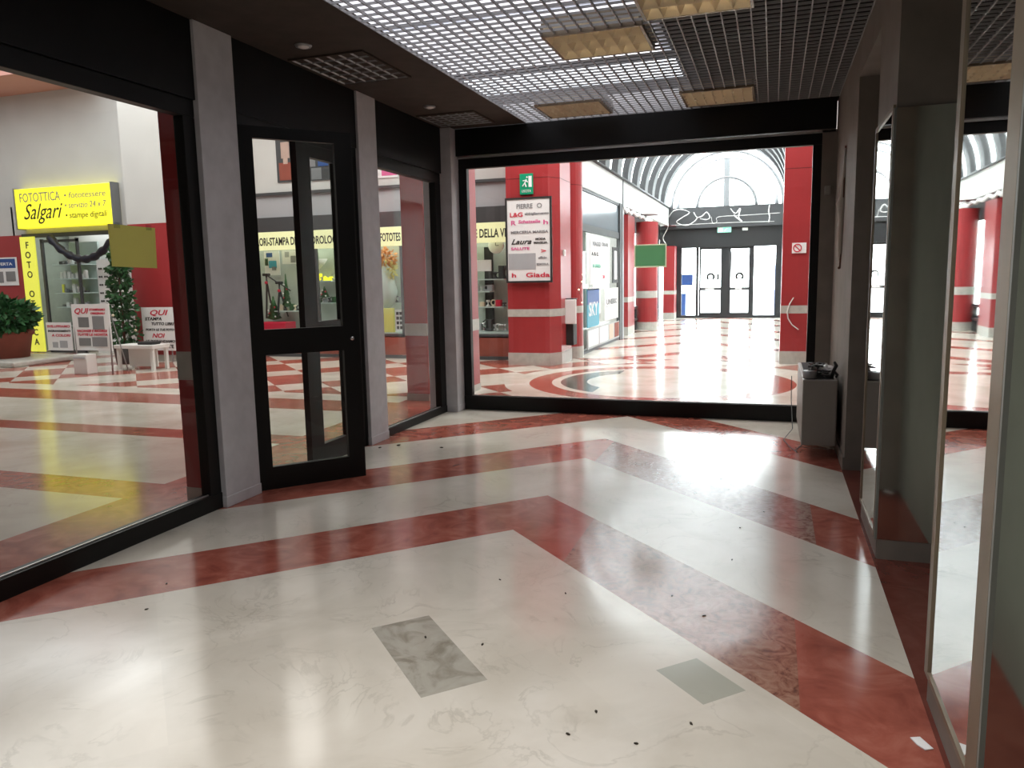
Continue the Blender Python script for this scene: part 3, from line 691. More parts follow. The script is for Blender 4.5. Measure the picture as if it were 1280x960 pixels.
# plants ----------------------------------------------------------
def foliage(mb, c, r, n, ls, sc_=(1, 1, 1), seed=1):
    random.seed(seed)
    for _ in range(n):
        while True:
            p = Vector((random.uniform(-1, 1), random.uniform(-1, 1), random.uniform(-1, 1)))
            if .35 < p.length < 1: break
        q = Vector((c[0]+p.x*r*sc_[0], c[1]+p.y*r*sc_[1], c[2]+p.z*r*sc_[2]))
        d = (p+Vector((random.uniform(-.6, .6), random.uniform(-.6, .6), random.uniform(-.9, .5)))).normalized(); s_ = d.orthogonal().normalized()*ls*.28
        s_ = Matrix.Rotation(random.random()*6, 3, d) @ s_; L = ls*random.uniform(.7, 1.2)
        mb.quad(q, q+d*L*.5+s_, q+d*L, q+d*L*.5-s_)
pl = thing('potted_fern', (-13.5, 10.6, 0), 'bushy dark green plant in a red-brown pot at the left edge', 'plant')
MB().lathe([(.38, .1), (.45, .5), (.49, .52), (.49, .62), (.42, .62), (.4, .58)], (-13.65, 10.6), 28).build('pot', 'terra', pl)
f = MB(); foliage(f, (-13.55, 10.5, .88), .5, 1300, .16, (1.2, 1, .62), 5); f.build('foliage', 'leaf', pl)
f = MB()
for k in range(7): f.tube([(-13.65+.05*k-.15, 10.6, .5), (-13.6+.12*(k-3), 10.55, 1.0)], .012, 5)
f.build('stems', 'cable', pl)
kb = MB(); kb.box(-14.6, -12.6, 9.9, 11.35, 0, .1, bev=.03)
tag(kb.build('planter_base', 'stone'), 'low pale stone slab the left plant pot stands on', 'slab')
TRX = P(157, 440, y=10.9).x
tr = thing('decorated_tree', (TRX, 10.9, 0), 'slim dark green tree beside the photo shop entrance', 'tree')
MB().lathe([(.16, 0), (.2, .3), (.21, .32), (.17, .32)], (TRX, 10.9), 20).build('pot', 'dark', tr)
MB().tube([(TRX, 10.9, .3), (TRX, 10.9, 1.85)], [.025, .01], 8).build('trunk', 'cable', tr)
f = MB()
for k in range(7): foliage(f, (TRX, 10.9, .5+k*.24), .27-.024*k, 170, .11, (1, 1, .6), 20+k)
f.build('foliage', 'leaf', tr)
for k in range(9):
    a = k*2.4; z = .6+k*.14; r = .27-.022*k
    MB().ball((TRX+r*math.cos(a), 10.9-abs(r*math.sin(a)), z), .028, 1).build('bauble', 'white' if k % 2 else 'gold', tr)
# tinsel over the photo shop door
pts = []
for k in range(25):
    u = k/24; pts.append((-14.25+u*1.75, FA-.15, 2.43-.48*math.sin(u*PI)**.8))
tag(MB().tube(pts, [.075+.018*math.sin(k*2.1) for k in range(25)], 8).build('tinsel_garland', 'dtinsel'), 'dark glittering garland hanging in a curve over the photo shop door', 'garland')

# photo shop interior: glass shelves with small stock, sun-glasses rack
sh = thing('display_cabinet', (-14.2, 12.9, 0), 'white glass-shelved cabinet in the photo shop window', 'cabinet')
bx(-14.6, -13.8, 13.05, 13.1, .1, 2.35).build('back_panel', 'teal', sh)
shz = [.55, .95, 1.25, 1.55, 1.85]
for z in shz: bx(-14.6, -13.8, 12.6, 13.05, z, z+.02).build('shelf', 'teal', sh)
bx(-14.6, -13.8, 12.6, 13.05, .1, .5).build('base_box', 'white', sh)
random.seed(21)
kinds = [('spectacles_case', 'dark', 'case'), ('camera_box', 'frame_steel', 'box'), ('picture_frame', 'chrome', 'frame'), ('gift_box', 'white', 'box')]
n = 0
for zi, z in enumerate(shz):
    for k in range(7):
        x = -14.54+k*.108+random.uniform(-.01, .01); kn, mm, ct = kinds[(zi+k+zi*k) % 4]; h = random.uniform(.08, .19); w = random.uniform(.06, .09)
        mb = MB()
        if kn == 'picture_frame': mb.prism([(x, 12.72), (x+w, 12.72), (x+w, 12.735), (x, 12.735)], z+.02, z+.02+h); mb.prism([(x+w*.4, 12.735), (x+w*.6, 12.735), (x+w*.5, 12.79)], z+.02, z+.02+h*.6)
        elif kn == 'spectacles_case': mb.box(x, x+w, 12.7, 12.78, z+.02, z+.02+h*.45, bev=.015)
        elif kn == 'camera_box': mb.box(x, x+w, 12.7, 12.76, z+.02, z+.02+h*.6, bev=.004); mb.tube([(x+w/2, 12.7, z+.02+h*.3), (x+w/2, 12.67, z+.02+h*.3)], h*.2, 10)
        else: mb.box(x, x+w, 12.7, 12.77, z+.02, z+.02+h, bev=.004); mb.box(x+w*.4, x+w*.6, 12.695, 12.775, z+.018, z+.024+h)
        tag(mb.build(kn, mm), '%s %s, %s from left on the %s shelf of the photo shop' % ({'dark': 'black', 'frame_steel': 'grey', 'chrome': 'shiny', 'white': 'white'}[mm], kn.replace('_', ' '), ORD[k], ('lowest', 'second lowest', 'middle', 'second highest', 'highest')[zi]), ct, 'goods on the photo shop shelves')
rk = thing('sunglasses_rack', (-13.2, 12.7, 0), 'tall white sunglasses rack inside the photo shop doorway', 'rack')
bx(-13.55, -12.95, 12.75, 12.8, .1, 1.95).build('panel', 'paperw', rk)
bx(-13.55, -12.95, 12.6, 12.9, 0, .1).build('base', 'white', rk)
for i in range(9):
    for j in range(4):
        x = -13.48+j*.145; z = .4+i*.17; g = MB()
        for dx in (0, .055): g.tube([(x+dx+.022*math.cos(a_), 12.738, z+.018*math.sin(a_)) for a_ in [q*PI/4 for q in range(8)]], .004, 5, closed=True); g.box(x+dx-.018, x+dx+.018, 12.737, 12.741, z-.014, z+.014)
        g.box(x+.02, x+.035, 12.736, 12.742, z, z+.006)
        tag(g.build('sunglasses', 'dark'), 'dark sunglasses on the tall white rack, %s row from below, %s from left' % (ORD[i], ORD[j]), 'sunglasses', 'sunglasses on the white rack')
struct('wall_shop_inner', bx(-15.18, -12.5, 13.6, 13.65, 0, 3.0), 'wallw', 'white inner wall of the photo shop', 'wall')

# watch shop window stock ------------------------------------------
def at(px, py, y): return P(px, py, y=y)
bk_ = thing('display_backboard', (-6.8, 13.0, .4), 'pale green backboard inside the watch shop window', 'backboard')
bx(-9.7, -4.25, 13.05, 13.1, .4, 2.4).build('board', 'peg', bk_)
bx(-9.7, -4.25, 12.5, 13.04, .40, .46).build('display_floor', 'teal', bk_)
def item(name, mb, m_, lab, cat, grp=None): return tag(mb.build(name, m_), lab, cat, grp)
x0, x1, z0, z1 = pbox(331, 350, 314, 344, 12.95)
poster('product_poster', x0, x1, z0, z1, 12.95, 'white poster with blue pictures in the window behind the open door', blocks=[(.15, .55, .75, .93, 'blue'), (.3, .8, .3, .6, 'skyblue'), (.05, .25, .4, .7, 'greenp'), (.5, .75, .2, .35, 'greyink')])
x0, x1, z0, z1 = pbox(353, 371, 313, 330, 12.95)
poster('product_poster', x0, x1, z0, z1, 12.95, 'pale lilac poster in the window right of the blue-picture poster', blocks=[(.2, .5, .5, .9, 'grey'), (.6, .95, .1, .6, 'greyink')])
# red presentation tray, tripods, shelf
a = at(328, 406, 12.75); b = at(362, 397, 12.75)
item('red_display_tray', bx(a.x, b.x, 12.6, 12.95, .46, .64, bev=.012), 'redink', 'bright red display plinth low in the window behind the open door', 'plinth')
def tripod(px, py0, py1, sp, lab):
    a = at(px, py0, 12.75); b = at(px, py1, 12.75); t = thing('tripod', (b.x, 12.75, b.z), lab, 'tripod')
    for k in range(3):
        an = k*2*PI/3+.5
        MB().tube([(a.x, 12.75, a.z-.1), (a.x+sp*math.cos(an), 12.75+sp*.6*math.sin(an), b.z)], [.018, .012], 6).build('leg', 'ink', t)
    MB().tube([(a.x, 12.75, a.z-.25), (a.x, 12.75, a.z)], .018, 8).build('centre_column', 'dark', t)
    hd = bx(a.x-.06, a.x+.06, 12.7, 12.8, a.z, a.z+.05, bev=.01).build('head', 'ink', t)
    MB().tube([(a.x, 12.75, a.z+.02), (a.x+.28, 12.7, a.z-.13)], .012, 6).build('pan_handle', 'ink', hd)
    MB().ball((a.x, 12.73, a.z-.13), .035, 1).build('collar', 'redink', t)
tripod(349, 355, 396, .15, 'black tripod with red collar behind the open door glass')
tripod(333, 345, 398, .1, 'tall narrow black tripod next to the left door stile')
def mini_tree(px, py0, py1, r, lab, y=12.8):
    a = at(px, py0, y); b = at(px, py1, y); t = thing('mini_christmas_tree', (b.x, y, b.z), lab, 'christmas tree')
    h = a.z-b.z; prof = [(.02, b.z)]
    for k in range(6): prof += [(r*(1-k/6), b.z+h*(.08+k*.15)), (r*(.62-k/10), b.z+h*(.08+(k+.9)*.15))]
    prof.append((.005, a.z)); MB().lathe(prof, (b.x, y), 12).build('branches', 'leaf', t)
    for k in range(5): MB().ball((b.x+r*.6*math.cos(k*2), y-r*.6, b.z+h*(.15+.13*k)), .02, 1).build('bauble', 'redink' if k % 2 else 'white', t)
mini_tree(359, 342, 384, .09, 'slim green toy christmas tree beside the tripod')
mini_tree(343, 370, 400, .15, 'small dark toy christmas tree on the red plinth')
mini_tree(406, 358, 372, .1, 'tiny toy christmas tree behind the closed door leaf')
def shelf(px0, px1, py, lab, y=12.9):
    a = at(px0, py, y); b = at(px1, py, y); item('glass_shelf', bx(a.x, b.x, 12.72, 13.03, a.z-.02, a.z), 'teal', lab, 'shelf'); return a, b
CN = {'dark': 'black', 'white': 'white', 'gold': 'beige', 'greyink': 'grey', 'redink': 'red', 'leaf': 'green', 'yellow': 'yellow', 'grey': 'grey', 'chrome': 'shiny', 'terra': 'brown'}
random.seed(5)
def stock(px0, px1, py, n, lab, hmax=.2, y=12.85, mats=('dark', 'white', 'gold', 'greyink', 'redink'), top=False):
    for k in range(n):
        a = at(px0+(px1-px0)*(k+.5)/n, py, y); w = random.uniform(.05, .1); h = random.uniform(.4, 1)*hmax; m_ = random.choice(mats); mb = MB()
        ty = k % 3
        if ty == 0: mb.box(a.x-w/2, a.x+w/2, y-.05, y+.05, a.z, a.z+h, bev=.006); mb.box(a.x-w*.3, a.x+w*.3, y-.055, y-.05, a.z+h*.3, a.z+h*.7)
        elif ty == 1: mb.lathe([(w*.45, a.z), (w*.5, a.z+.01), (w*.15, a.z+h*.3), (w*.12, a.z+h*.6), (w*.4, a.z+h*.7), (w*.4, a.z+h)], (a.x, y), 14)
        else: mb.box(a.x-w*.4, a.x+w*.4, y-.03, y+.03, a.z, a.z+.02); mb.tube([(a.x+h*.4*math.cos(q*PI/5), y, a.z+.02+h*.42+h*.4*math.sin(q*PI/5)) for q in range(10)], .012, 6, closed=True)
        tag(mb.build(('boxed_camera', 'trophy_cup', 'watch_on_stand')[ty], m_), '%s %s, %s from left on %s' % (CN.get(m_, 'small'), ('boxed camera', 'trophy cup', 'watch on a stand')[ty], ORD[k], lab), ('box', 'cup', 'watch')[ty], lab)
shelf(350, 375, 388, 'pale shelf behind the tripod in the watch shop window')
stock(352, 375, 388, 6, 'shelf behind the tripod', .14, mats=('gold', 'dark', 'redink', 'leaf'))
shelf(396, 420, 351, 'upper pale shelf behind the closed door leaf'); stock(397, 420, 351, 6, 'upper shelf behind the door', .16, mats=('yellow', 'dark', 'grey'))
shelf(396, 420, 378, 'lower pale shelf behind the closed door leaf'); stock(397, 420, 378, 7, 'lower shelf behind the door', .12, mats=('dark', 'white', 'grey', 'leaf'))
a = at(400, 332, 12.9)
t = thing('wall_lamp', (a.x, 12.8, a.z), 'shallow pale wall lamp bowl inside the watch shop window', 'lamp')
MB().lathe([(.03, a.z-.08), (.14, a.z+.02), (.2, a.z+.12), (.19, a.z+.12)], (a.x, 12.8), 20).build('bowl', 'white', t)
# narrow window view: white-blue apron figure stand, yellow boxes
a = at(484, 375, 12.8); b = at(484, 330, 12.8)
t = thing('display_bust', (a.x, 12.8, a.z), 'pale blue garment on a display bust behind the narrow window', 'bust')
MB().lathe([(.05, a.z-.15), (.16, a.z-.05), (.2, a.z+.15), (.15, a.z+.4), (.13, b.z-.1), (.05, b.z)], (a.x, 12.8), 18).build('garment', 'teal', t)
MB().lathe([(.1, .46), (.1, .49), (.02, .5), (.02, a.z-.1)], (a.x, 12.8), 12).build('stand', 'ink', t)
a = at(484, 326, 12.8)
t = thing('paper_bouquet', (a.x, 12.75, a.z), 'orange and straw coloured dried bouquet at the top of the narrow window view', 'flowers')
f = MB(); foliage(f, (a.x, 12.78, a.z+.05), .16, 160, .1, (1, .5, 1), 9); f.build('petals', mat('straw_orange', (.75, .4, .18), .8), t)
f = MB(); foliage(f, (a.x+.02, 12.78, a.z-.18), .14, 80, .12, (1, .4, 1), 10); f.build('straw', 'olivep', t)
a = at(481, 413, 12.62); b = at(494, 385, 12.62)
item('yellow_box', bx(a.x, b.x, 12.53, 12.6, .46, b.z, bev=.008), mat('pale_yellow_card', (.7, .68, .2), .6), 'pale yellow carton standing low behind the narrow window', 'carton')
x0, x1, z0, z1 = pbox(495, 505, 387, 414, 12.55)
poster('dotted_card', x0, x1, z0, z1, 12.55, 'white card with two columns of black dots low behind the narrow window', 'card', blocks=[(.12+.45*i, .42+.45*i, .1+.22*j, .24+.22*j, 'ink') for i in range(2) for j in range(4)])
stock(488, 503, 378, 4, 'row beside the blue garment', .14)
# window right end seen through the front pane
shelf(594, 634, 349, 'dark shelf at the right end of the watch shop window'); stock(612, 634, 349, 5, 'shelf under the DELLA sign', .28, mats=('white', 'grey', 'dark', 'chrome'))
shelf(594, 616, 364, 'short shelf below the white board'); stock(594, 616, 364, 4, 'shelf below the blank white board', .14, mats=('white', 'terra', 'redink', 'grey'))
shelf(598, 634, 383, 'lower shelf at the right end of the watch shop window'); stock(600, 634, 383, 5, 'low shelf beside the directory', .12)
stock(598, 634, 413, 8, 'window floor beside the directory', .24, mats=('white', 'dark', 'grey', 'chrome'))
x0, x1, z0, z1 = pbox(597, 615, 325, 339, 12.7)
tag(bx(x0, x1, 12.65, 12.68, z0, z1).build('white_board', 'paperw'), 'blank white board in the window left of the framed directory', 'board')
a = at(620, 307, 12.75)
t = thing('wall_clock', (a.x, 12.8, a.z), 'round white clock face near the top of the right-end window', 'clock')
MB().lathe([(.13, -.02), (.14, -.01), (.14, .01), (.13, .02)], (0, 0), 24, mtx=Matrix.Translation((a.x, 12.75, a.z)) @ Matrix.Rotation(PI/2, 4, 'X')).build('face', 'paperw', t)
MB().box(a.x-.004, a.x+.004, 12.72, 12.73, a.z, a.z+.09).box(a.x, a.x+.06, 12.72, 12.73, a.z-.004, a.z+.004).build('hands', 'ink', t)
a = at(609, 345, 12.98); tag(bx(a.x-.05, a.x+.1, 12.98, 13.04, .46, 1.95).build('display_post', 'ink'), 'black upright post behind the right-end shelves', 'post')

# columns -----------------------------------------------------------
def column(name, poly, h, label, bandz=(.78, .9), plinth=.2, cyl=None, grow=.006):
    cxm = sum(p[0] for p in poly)/len(poly); cym = sum(p[1] for p in poly)/len(poly)
    t = thing(name, (cxm, cym, 0), label, 'column', kind='structure')
    def g(e): return [(cxm+(p[0]-cxm)*(1+e), cym+(p[1]-cym)*(1+e)) for p in poly]
    MB().prism(poly, 0, h).build('shaft', 'red', t)
    MB().prism(g(.012), *bandz).build('stone_band', 'stone', t)
    MB().prism(g(.02), 0, plinth).build('stone_plinth', 'stone', t)
    MB().prism(g(.004), 2.93, 2.94).build('joint', 'redline', t)
    return t
def circ(x, y, r, n=28): return [(x+r*math.cos(2*PI*k/n), y+r*math.sin(2*PI*k/n)) for k in range(n)]
column('column', [(-3.56, 3.9), (-3.36, 3.9), (-3.36, 4.22), (-3.56, 4.22)], 6, 'dark red column right outside the big left window', bandz=(.8, .98), plinth=.1)
column('column', [(-4.03, 8.05), (-3.75, 8.05), (-3.5, 8.35), (-3.5, 9.05), (-4.03, 9.05)], 6, 'red column outside the narrow window and the room corner', bandz=(.76, .9), plinth=.08)
column('column', [(-4.02, 11.72), (-3.33, 11.72), (-3.2, 11.95), (-3.2, 12.6), (-4.02, 12.6)], 6, 'broad red column carrying the framed shop directory')

column('column', circ(-3.42, 13.1, .3), 6, 'round red column behind the directory column')
column('column', [(.13, 12.5), (.62, 12.5), (.62, 13.1), (.13, 13.1)], 6, 'square red column at the right of the corridor mouth')
column('column', circ(-3.1, 20.2, .28), 2.75, 'round red column half way down the corridor', bandz=(.82, 1.0))
column('column', [(-3.42, 18.0), (-3.2, 18.0), (-3.2, 18.9), (-3.42, 18.9)], 2.8, 'narrow red pilaster after the first corridor shop')
column('column', [(-3.3, 24.9), (-2.95, 24.9), (-2.95, 25.5), (-3.3, 25.5)], 2.3, 'pinkish red pilaster beside the entrance doors')

# directory board on the column
a = P(634, 252, y=11.68); b = P(691, 352, y=11.68)
x0, x1, z0, z1 = pbox(635, 688, 249, 351, 11.68)
db = poster('directory_board', x0, x1, z0, z1, 11.68, 'black-framed white shop directory on the broad red column', 'notice board', frame='ink', th=.02, blocks=[(.02, .66, .14, .34, 'grey')], lines=[
    ('PIERRE', .22, .6, .89, .08, 'greyink', 0), ('O', .7, .82, .89, .08, 'greyink', 0), ('L&G', .06, .36, .79, .075, 'redink', 0), ('abbigliamento', .42, .98, .81, .04, 'greyink', 0),
    ('Schatzelle', .26, .78, .71, .055, 'pink', .1), ('R', .08, .2, .69, .08, 'pink', 0), ('h', .84, .95, .69, .075, 'pink', 0),
    ('MERCERIA MARISA', .08, .96, .585, .045, 'greyink', 0), ('Laura', .08, .56, .455, .09, 'ink', .4), ('MODA', .66, .9, .50, .035, 'ink', 0), ('MAGLIA', .62, .94, .455, .035, 'ink', 0),
    ('SALUTE', .08, .52, .385, .045, 'pink', 0), ('>', .78, .9, .34, .07, 'redink', 0), ('ufficio', .72, .92, .27, .04, 'greyink', 0), ('EDICOLA', .68, .96, .19, .035, 'greyink', 0),
    ('h', .08, .18, .045, .075, 'redink', 0), ('Giada', .42, .98, .045, .08, 'redink', 0)])
es = thing('assembly_sign', (-3.65, 11.7, 2.8), 'small green emergency route sign above the framed directory', 'safety sign')
x0, x1, z0, z1 = pbox(649.5, 666, 217, 243, 11.69)
bx(x0, x1, 11.69, 11.715, z0, z1, bev=.003).build('panel', 'green', es)
w = x1-x0; h = z1-z0
MB().box(x0+w*.68, x0+w*.92, 11.686, 11.69, z0+h*.35, z0+h*.88).build('door_symbol', 'paperw', es)
fg = MB(); fg.tube([(x0+w*.52, 11.688, z0+h*.72), (x0+w*.4, 11.688, z0+h*.55), (x0+w*.5, 11.688, z0+h*.36)], w*.05, 6).tube([(x0+w*.4, 11.688, z0+h*.55), (x0+w*.22, 11.688, z0+h*.4)], w*.045, 6).tube([(x0+w*.25, 11.688, z0+h*.66), (x0+w*.48, 11.688, z0+h*.68), (x0+w*.62, 11.688, z0+h*.58)], w*.04, 6).ball((x0+w*.56, 11.688, z0+h*.82), w*.07, 1, (1, .3, 1))
fg.build('running_figure', 'paperw', es)
text('lettering', 'USCITA', (x0+w*.15, 11.687, z0+h*.1), h*.18, 'paperw', es, width=w*.7)
# pole switch, fairy bulbs, wall bin with a towel
ws = thing('light_switch', (-3.19, 12.2, 1.8), 'small white switch box on the side of the directory column', 'switch')
p = P(705, 316, x=-3.19)
bx(-3.2, -3.17, p.y-.05, p.y+.05, p.z-.05, p.z+.05, bev=.005).build('plate', 'white', ws)
bx(-3.172, -3.165, p.y-.02, p.y+.02, p.z-.025, p.z+.025).build('rocker', 'paperw', ws)
bn = thing('wall_bin', (-3.1, 12.5, .3), 'slim black bin hanging between the directory column and the round column', 'bin')
q0, q1, r0, r1 = pbox(700, 714, 373, 431, 12.35)
bx(q0, q1+.06, 12.25, 12.5, r0, r1-.02, bev=.01).build('body', 'ink', bn)
bx(q0-.01, q1+.07, 12.24, 12.51, r1-.02, r1).build('rim', 'dark', bn)
q0, q1, r0, r1 = pbox(701.5, 720, 374.5, 405, 12.2)
tw_ = MB(); tw_.box(q0, q1, 12.2, 12.235, r0, r1, bev=.01); tag(tw_.build('folded_towel', 'paperw'), 'white sheet hung over the front of the slim black bin', 'sheet')
fb = thing('fairy_light_string', (-3.13, 12.95, .8), 'short string of glowing fairy bulbs on the round column', 'string lights')
pts = []
for px, py in ((729, 343), (728, 352), (724, 362), (728, 378)):
    p = P(px, py, y=12.86); pts.append((p.x, 12.84, p.z)); MB().ball((p.x, 12.835, p.z), .011, 1).build('bulb', 'bulb', fb)
MB().tube(pts, .004, 5).build('wire', 'cable', fb)
# no-smoking style sign on right column
x0, x1, z0, z1 = pbox(990, 1003.5, 303.5, 316.5, 12.49)
nsn = thing('prohibition_sign', ((x0+x1)/2, 12.49, z0), 'small white prohibition sign on the right red column', 'safety sign')
bx(x0, x1+.05, 12.48, 12.498, z0, z1).build('panel', 'paperw', nsn)
cxx, czz, rr_ = (x0+x1)/2, (z0+z1)/2, (z1-z0)*.36
MB().tube([(cxx+rr_*math.cos(k*PI/10), 12.477, czz+rr_*math.sin(k*PI/10)) for k in range(20)], .008, 5, closed=True).tube([(cxx-rr_*.7, 12.477, czz+rr_*.7), (cxx+rr_*.7, 12.477, czz-rr_*.7)], .008, 5).build('ring', 'redink', nsn)
# scratched arc of tape on right column
pts = [P(px, py, y=12.49) for px, py in ((992, 372), (987, 380), (984, 390), (985, 398), (990, 406), (998, 412))]
tag(MB().tube([(p.x, 12.49, p.z) for p in pts], .01, 6).build('tinsel_strand', 'tinsel'), 'white strand curving over the stone band of the right red column', 'tinsel')

# corridor ----------------------------------------------------------
CXL, CXR, EY = -3.2, .32, 25.6
struct('wall_corridor_fascia', MB().box(CXL-.25, CXL, 13.3, EY, 2.95, 3.5), 'wallw', 'white fascia along the left of the corridor', 'wall')
struct('wall_corridor_fascia', MB().box(CXR, CXR+.25, 12.9, EY, 2.95, 3.5), 'wallw', 'white fascia along the right of the corridor', 'wall')
struct('wall_corridor_right', MB().box(CXR+.25, CXR+.4, 12.9, EY, 0, 6), 'wallw', 'right wall of the corridor', 'wall')
struct('trim_9', MB().tube([(CXL+.02, 13.3, 3.52), (CXL+.02, EY, 3.52)], .03, 8).tube([(CXR-.02, 12.9, 3.52), (CXR-.02, EY, 3.52)], .03, 8), 'dark', 'dark pipes along the vault springing', 'pipe')
# first shop of the corridor: transom, posters, frame
s1 = thing('window_5', (CXL, 15.4, 0), 'glazed front of the first corridor shop', 'window', kind='structure')
f = MB(); f.box(CXL-.06, CXL, 13.4, 17.1, 2.2, 2.33).box(CXL-.06, CXL, 13.4, 17.1, 2.9, 2.96).box(CXL-.06, CXL+.0, 13.4, 17.1, 0, .05)
f.box(CXL-.06, CXL+.02, 16.9, 17.15, 0, 2.96).build('frame', 'dark', s1)
bx(CXL-.03, CXL-.02, 13.4, 16.9, 2.33, 2.9).build('transom_pane', mat('smoked_transom', (.2, .23, .26), .15), s1)
bx(CXL-.035, CXL-.029, 13.4, 16.9, .05, 2.2).build('pane', 'glass', s1)
MB().box(CXL-.02, CXL+.03, 17.15, 17.3, 0, 2.96).build('steel_post', 'frame_steel', s1)
MB().tube([(CXL+.03, 17.2, 2.9), (CXL+.03, 17.2, 3.6)], .012, 6).build('cable', 'dark', s1)
struct('wall_shop_side', MB().box(-6.2, -6.1, 13.2, 18, 0, 3).box(-6.1, -3.3, 17.2, 17.3, 0, 3).box(-6.1, -3.42, 13.2, 13.25, 0, 3).box(-6.2, -3.4, 13, 25.6, 3.0, 3.05), 'wallw', 'bright inner walls of the corridor shop', 'wall')
def xposter(name, y0, y1, z0, z1, label, base, lines, x=CXL+.004, blocks=(), th=.01):
    t = thing(name, (x, (y0+y1)/2, z0), label, 'poster'); bx(x-.004, x+th, y0, y1, z0, z1).build('sheet', base, t); w, h = y1-y0, z1-z0
    for (u0, u1, v0, v1, m_) in blocks: bx(x+th, x+th+.003, y0+u0*w, y0+u1*w, z0+v0*h, z0+v1*h).build('picture', m_, t)
    for (s, u0, u1, v, sz, m_) in lines: text('lettering', s, (x+th+.004, y0+u0*w, z0+v*h), sz*h, m_, t, face='+x', width=(u1-u0)*w, bold=.006, depth=.001)
    return t
xposter('shop_poster', 13.75, 14.75, .46, 1.17, 'blue poster with white lettering low on the first corridor shop', 'skyblue', [('SKY', .1, .85, .3, .5, 'paperw')], blocks=[(0, 1, .6, 1, 'blue'), (-.0, 1.04, .97, 1.02, 'paperw')])
xposter('shop_poster', 15.3, 16.7, .5, 1.15, 'white poster with grey framed lettering low on the first corridor shop', 'paperw', [('UNI', .1, .5, .5, .22, 'greyink'), ('ERSO', .5, .9, .5, .22, 'greyink')], blocks=[(.06, .94, .42, .44, 'grey'), (.06, .94, .78, .8, 'grey')])
xposter('shop_poster', 16.1, 16.7, 1.25, 2.0, 'tall narrow dark poster in the first corridor shop', 'ink', [], blocks=[(.3, .75, .1, .9, 'white')])
xposter('shop_poster', 14.0, 15.8, 1.25, 2.15, 'white price list in the first corridor shop window', 'paperw', [('VIAGGI', .1, .5, .8, .12, 'greyink'), ('ORARI', .55, .9, .82, .1, 'greyink'), ('A. B. C.', .06, .4, .6, .09, 'ink'), ('IN OFFERTA', .1, .5, .35, .09, 'green'), ('24', .6, .72, .12, .1, 'redink')])
xposter('shop_sill_panel', 13.75, 16.85, .06, .42, 'row of pale drawers below the posters of the corridor shop', 'grey', [], blocks=[(.02, .3, .1, .95, 'white'), (.34, .6, .1, .95, 'white'), (.64, .78, .1, .95, 'tan'), (.82, .98, .1, .95, 'terra')])
tc_ = MB(); random.seed(8)
pts = [(CXL+.03, 17.2+k*.2, 2.9-.06*abs(math.sin(k*.9))+random.uniform(-.03, .03)) for k in range(22)]
tag(MB().tube(pts, [.03+.02*random.random() for _ in pts], 6).build('tinsel_garland', 'tinsel'), 'white tinsel running under the corridor fascia', 'garland')
# second shop fronts to the doors
s2 = thing('window_6', (CXL, 22.5, 0), 'pale glazed shopfronts near the entrance doors', 'window', kind='structure')
f = MB()
for y in (18.95, 20.9, 22.2, 23.4, 24.8): f.box(CXL-.3, CXL-.22, y-.06, y+.06, 0, 2.95)
f.box(CXL-.3, CXL-.22, 18.9, 24.9, 2.5, 2.95).box(CXL-.3, CXL-.22, 18.9, 24.9, 0, .35).build('frame', 'dark', s2)
bx(CXL-.27, CXL-.26, 18.9, 24.9, .35, 2.5).build('pane', 'glass', s2)
struct('wall_shop_inner', bx(-5.0, -4.9, 17.3, 25.6, 0, 3), 'teal', 'pale teal inner wall behind the far shopfronts', 'wall')
area('far_shop_light', (-4.2, 21.5, 2.85), (1, 5), 70)
bench = thing('bench', (-3.45, 19.5, 0), 'dark bench between the pilaster and the round corridor column', 'bench')
for z in (.25, .55): bx(-3.42, -3.3, 19.0, 20.0, z, z+.06).build('slat', 'dark', bench)
for y in (19.05, 19.95): bx(-3.4, -3.32, y-.03, y+.03, 0, .55).build('leg', 'dark', bench)
struct('wall_corridor_lowleft', bx(CXL-.3, CXL-.25, 17.3, 18.9, 0, 2.95), 'wallw', 'white wall piece behind the pilaster', 'wall')

# barrel vault: dark ribs, open to the sky through clear panes
vx = (CXL+CXR)/2; vr = (CXR-CXL)/2
def arc(r, y, z0=3.5, n=28): return [(vx-r*math.cos(PI*k/n), y, z0+r*math.sin(PI*k/n)) for k in range(n+1)]
y = 13.05
while y < EY-.1:
    f = MB(); A = arc(vr, y); prv = None
    t = bmesh.new()
    rings = []
    for k, p in enumerate(arc(1, y)):
        th_ = PI*k/28; c_, s_ = -math.cos(th_), math.sin(th_)
        rings.append([t.verts.new((vx+c_*r, yy, 3.5+s_*r)) for r, yy in ((vr-.02, y-.22), (vr-.02, y+.22), (vr+.12, y+.22), (vr+.12, y-.22))])
    for a_, b_ in zip(rings, rings[1:]):
        for k in range(4): t.faces.new((a_[k], a_[(k+1) % 4], b_[(k+1) % 4], b_[k]))
    bmesh.ops.recalc_face_normals(t, faces=t.faces[:]); f._merge(t)
    tag(f.build('vault_rib', 'rib'), 'dark curved rib of the glass barrel vault over the corridor', 'rib', 'vault ribs over the corridor', 'structure')
    y += 1.25
f = MB(); t = bmesh.new(); rings = []
for k in range(29):
    th_ = PI*k/28; rings.append([t.verts.new((vx-math.cos(th_)*(vr+.13), yy, 3.5+math.sin(th_)*(vr+.13))) for yy in (12.9, EY)])
for a_, b_ in zip(rings, rings[1:]): t.faces.new((a_[0], b_[0], b_[1], a_[1]))
f._merge(t)
struct('vault_glazing', f, 'glass', 'curved clear glazing of the barrel vault', 'glazing')
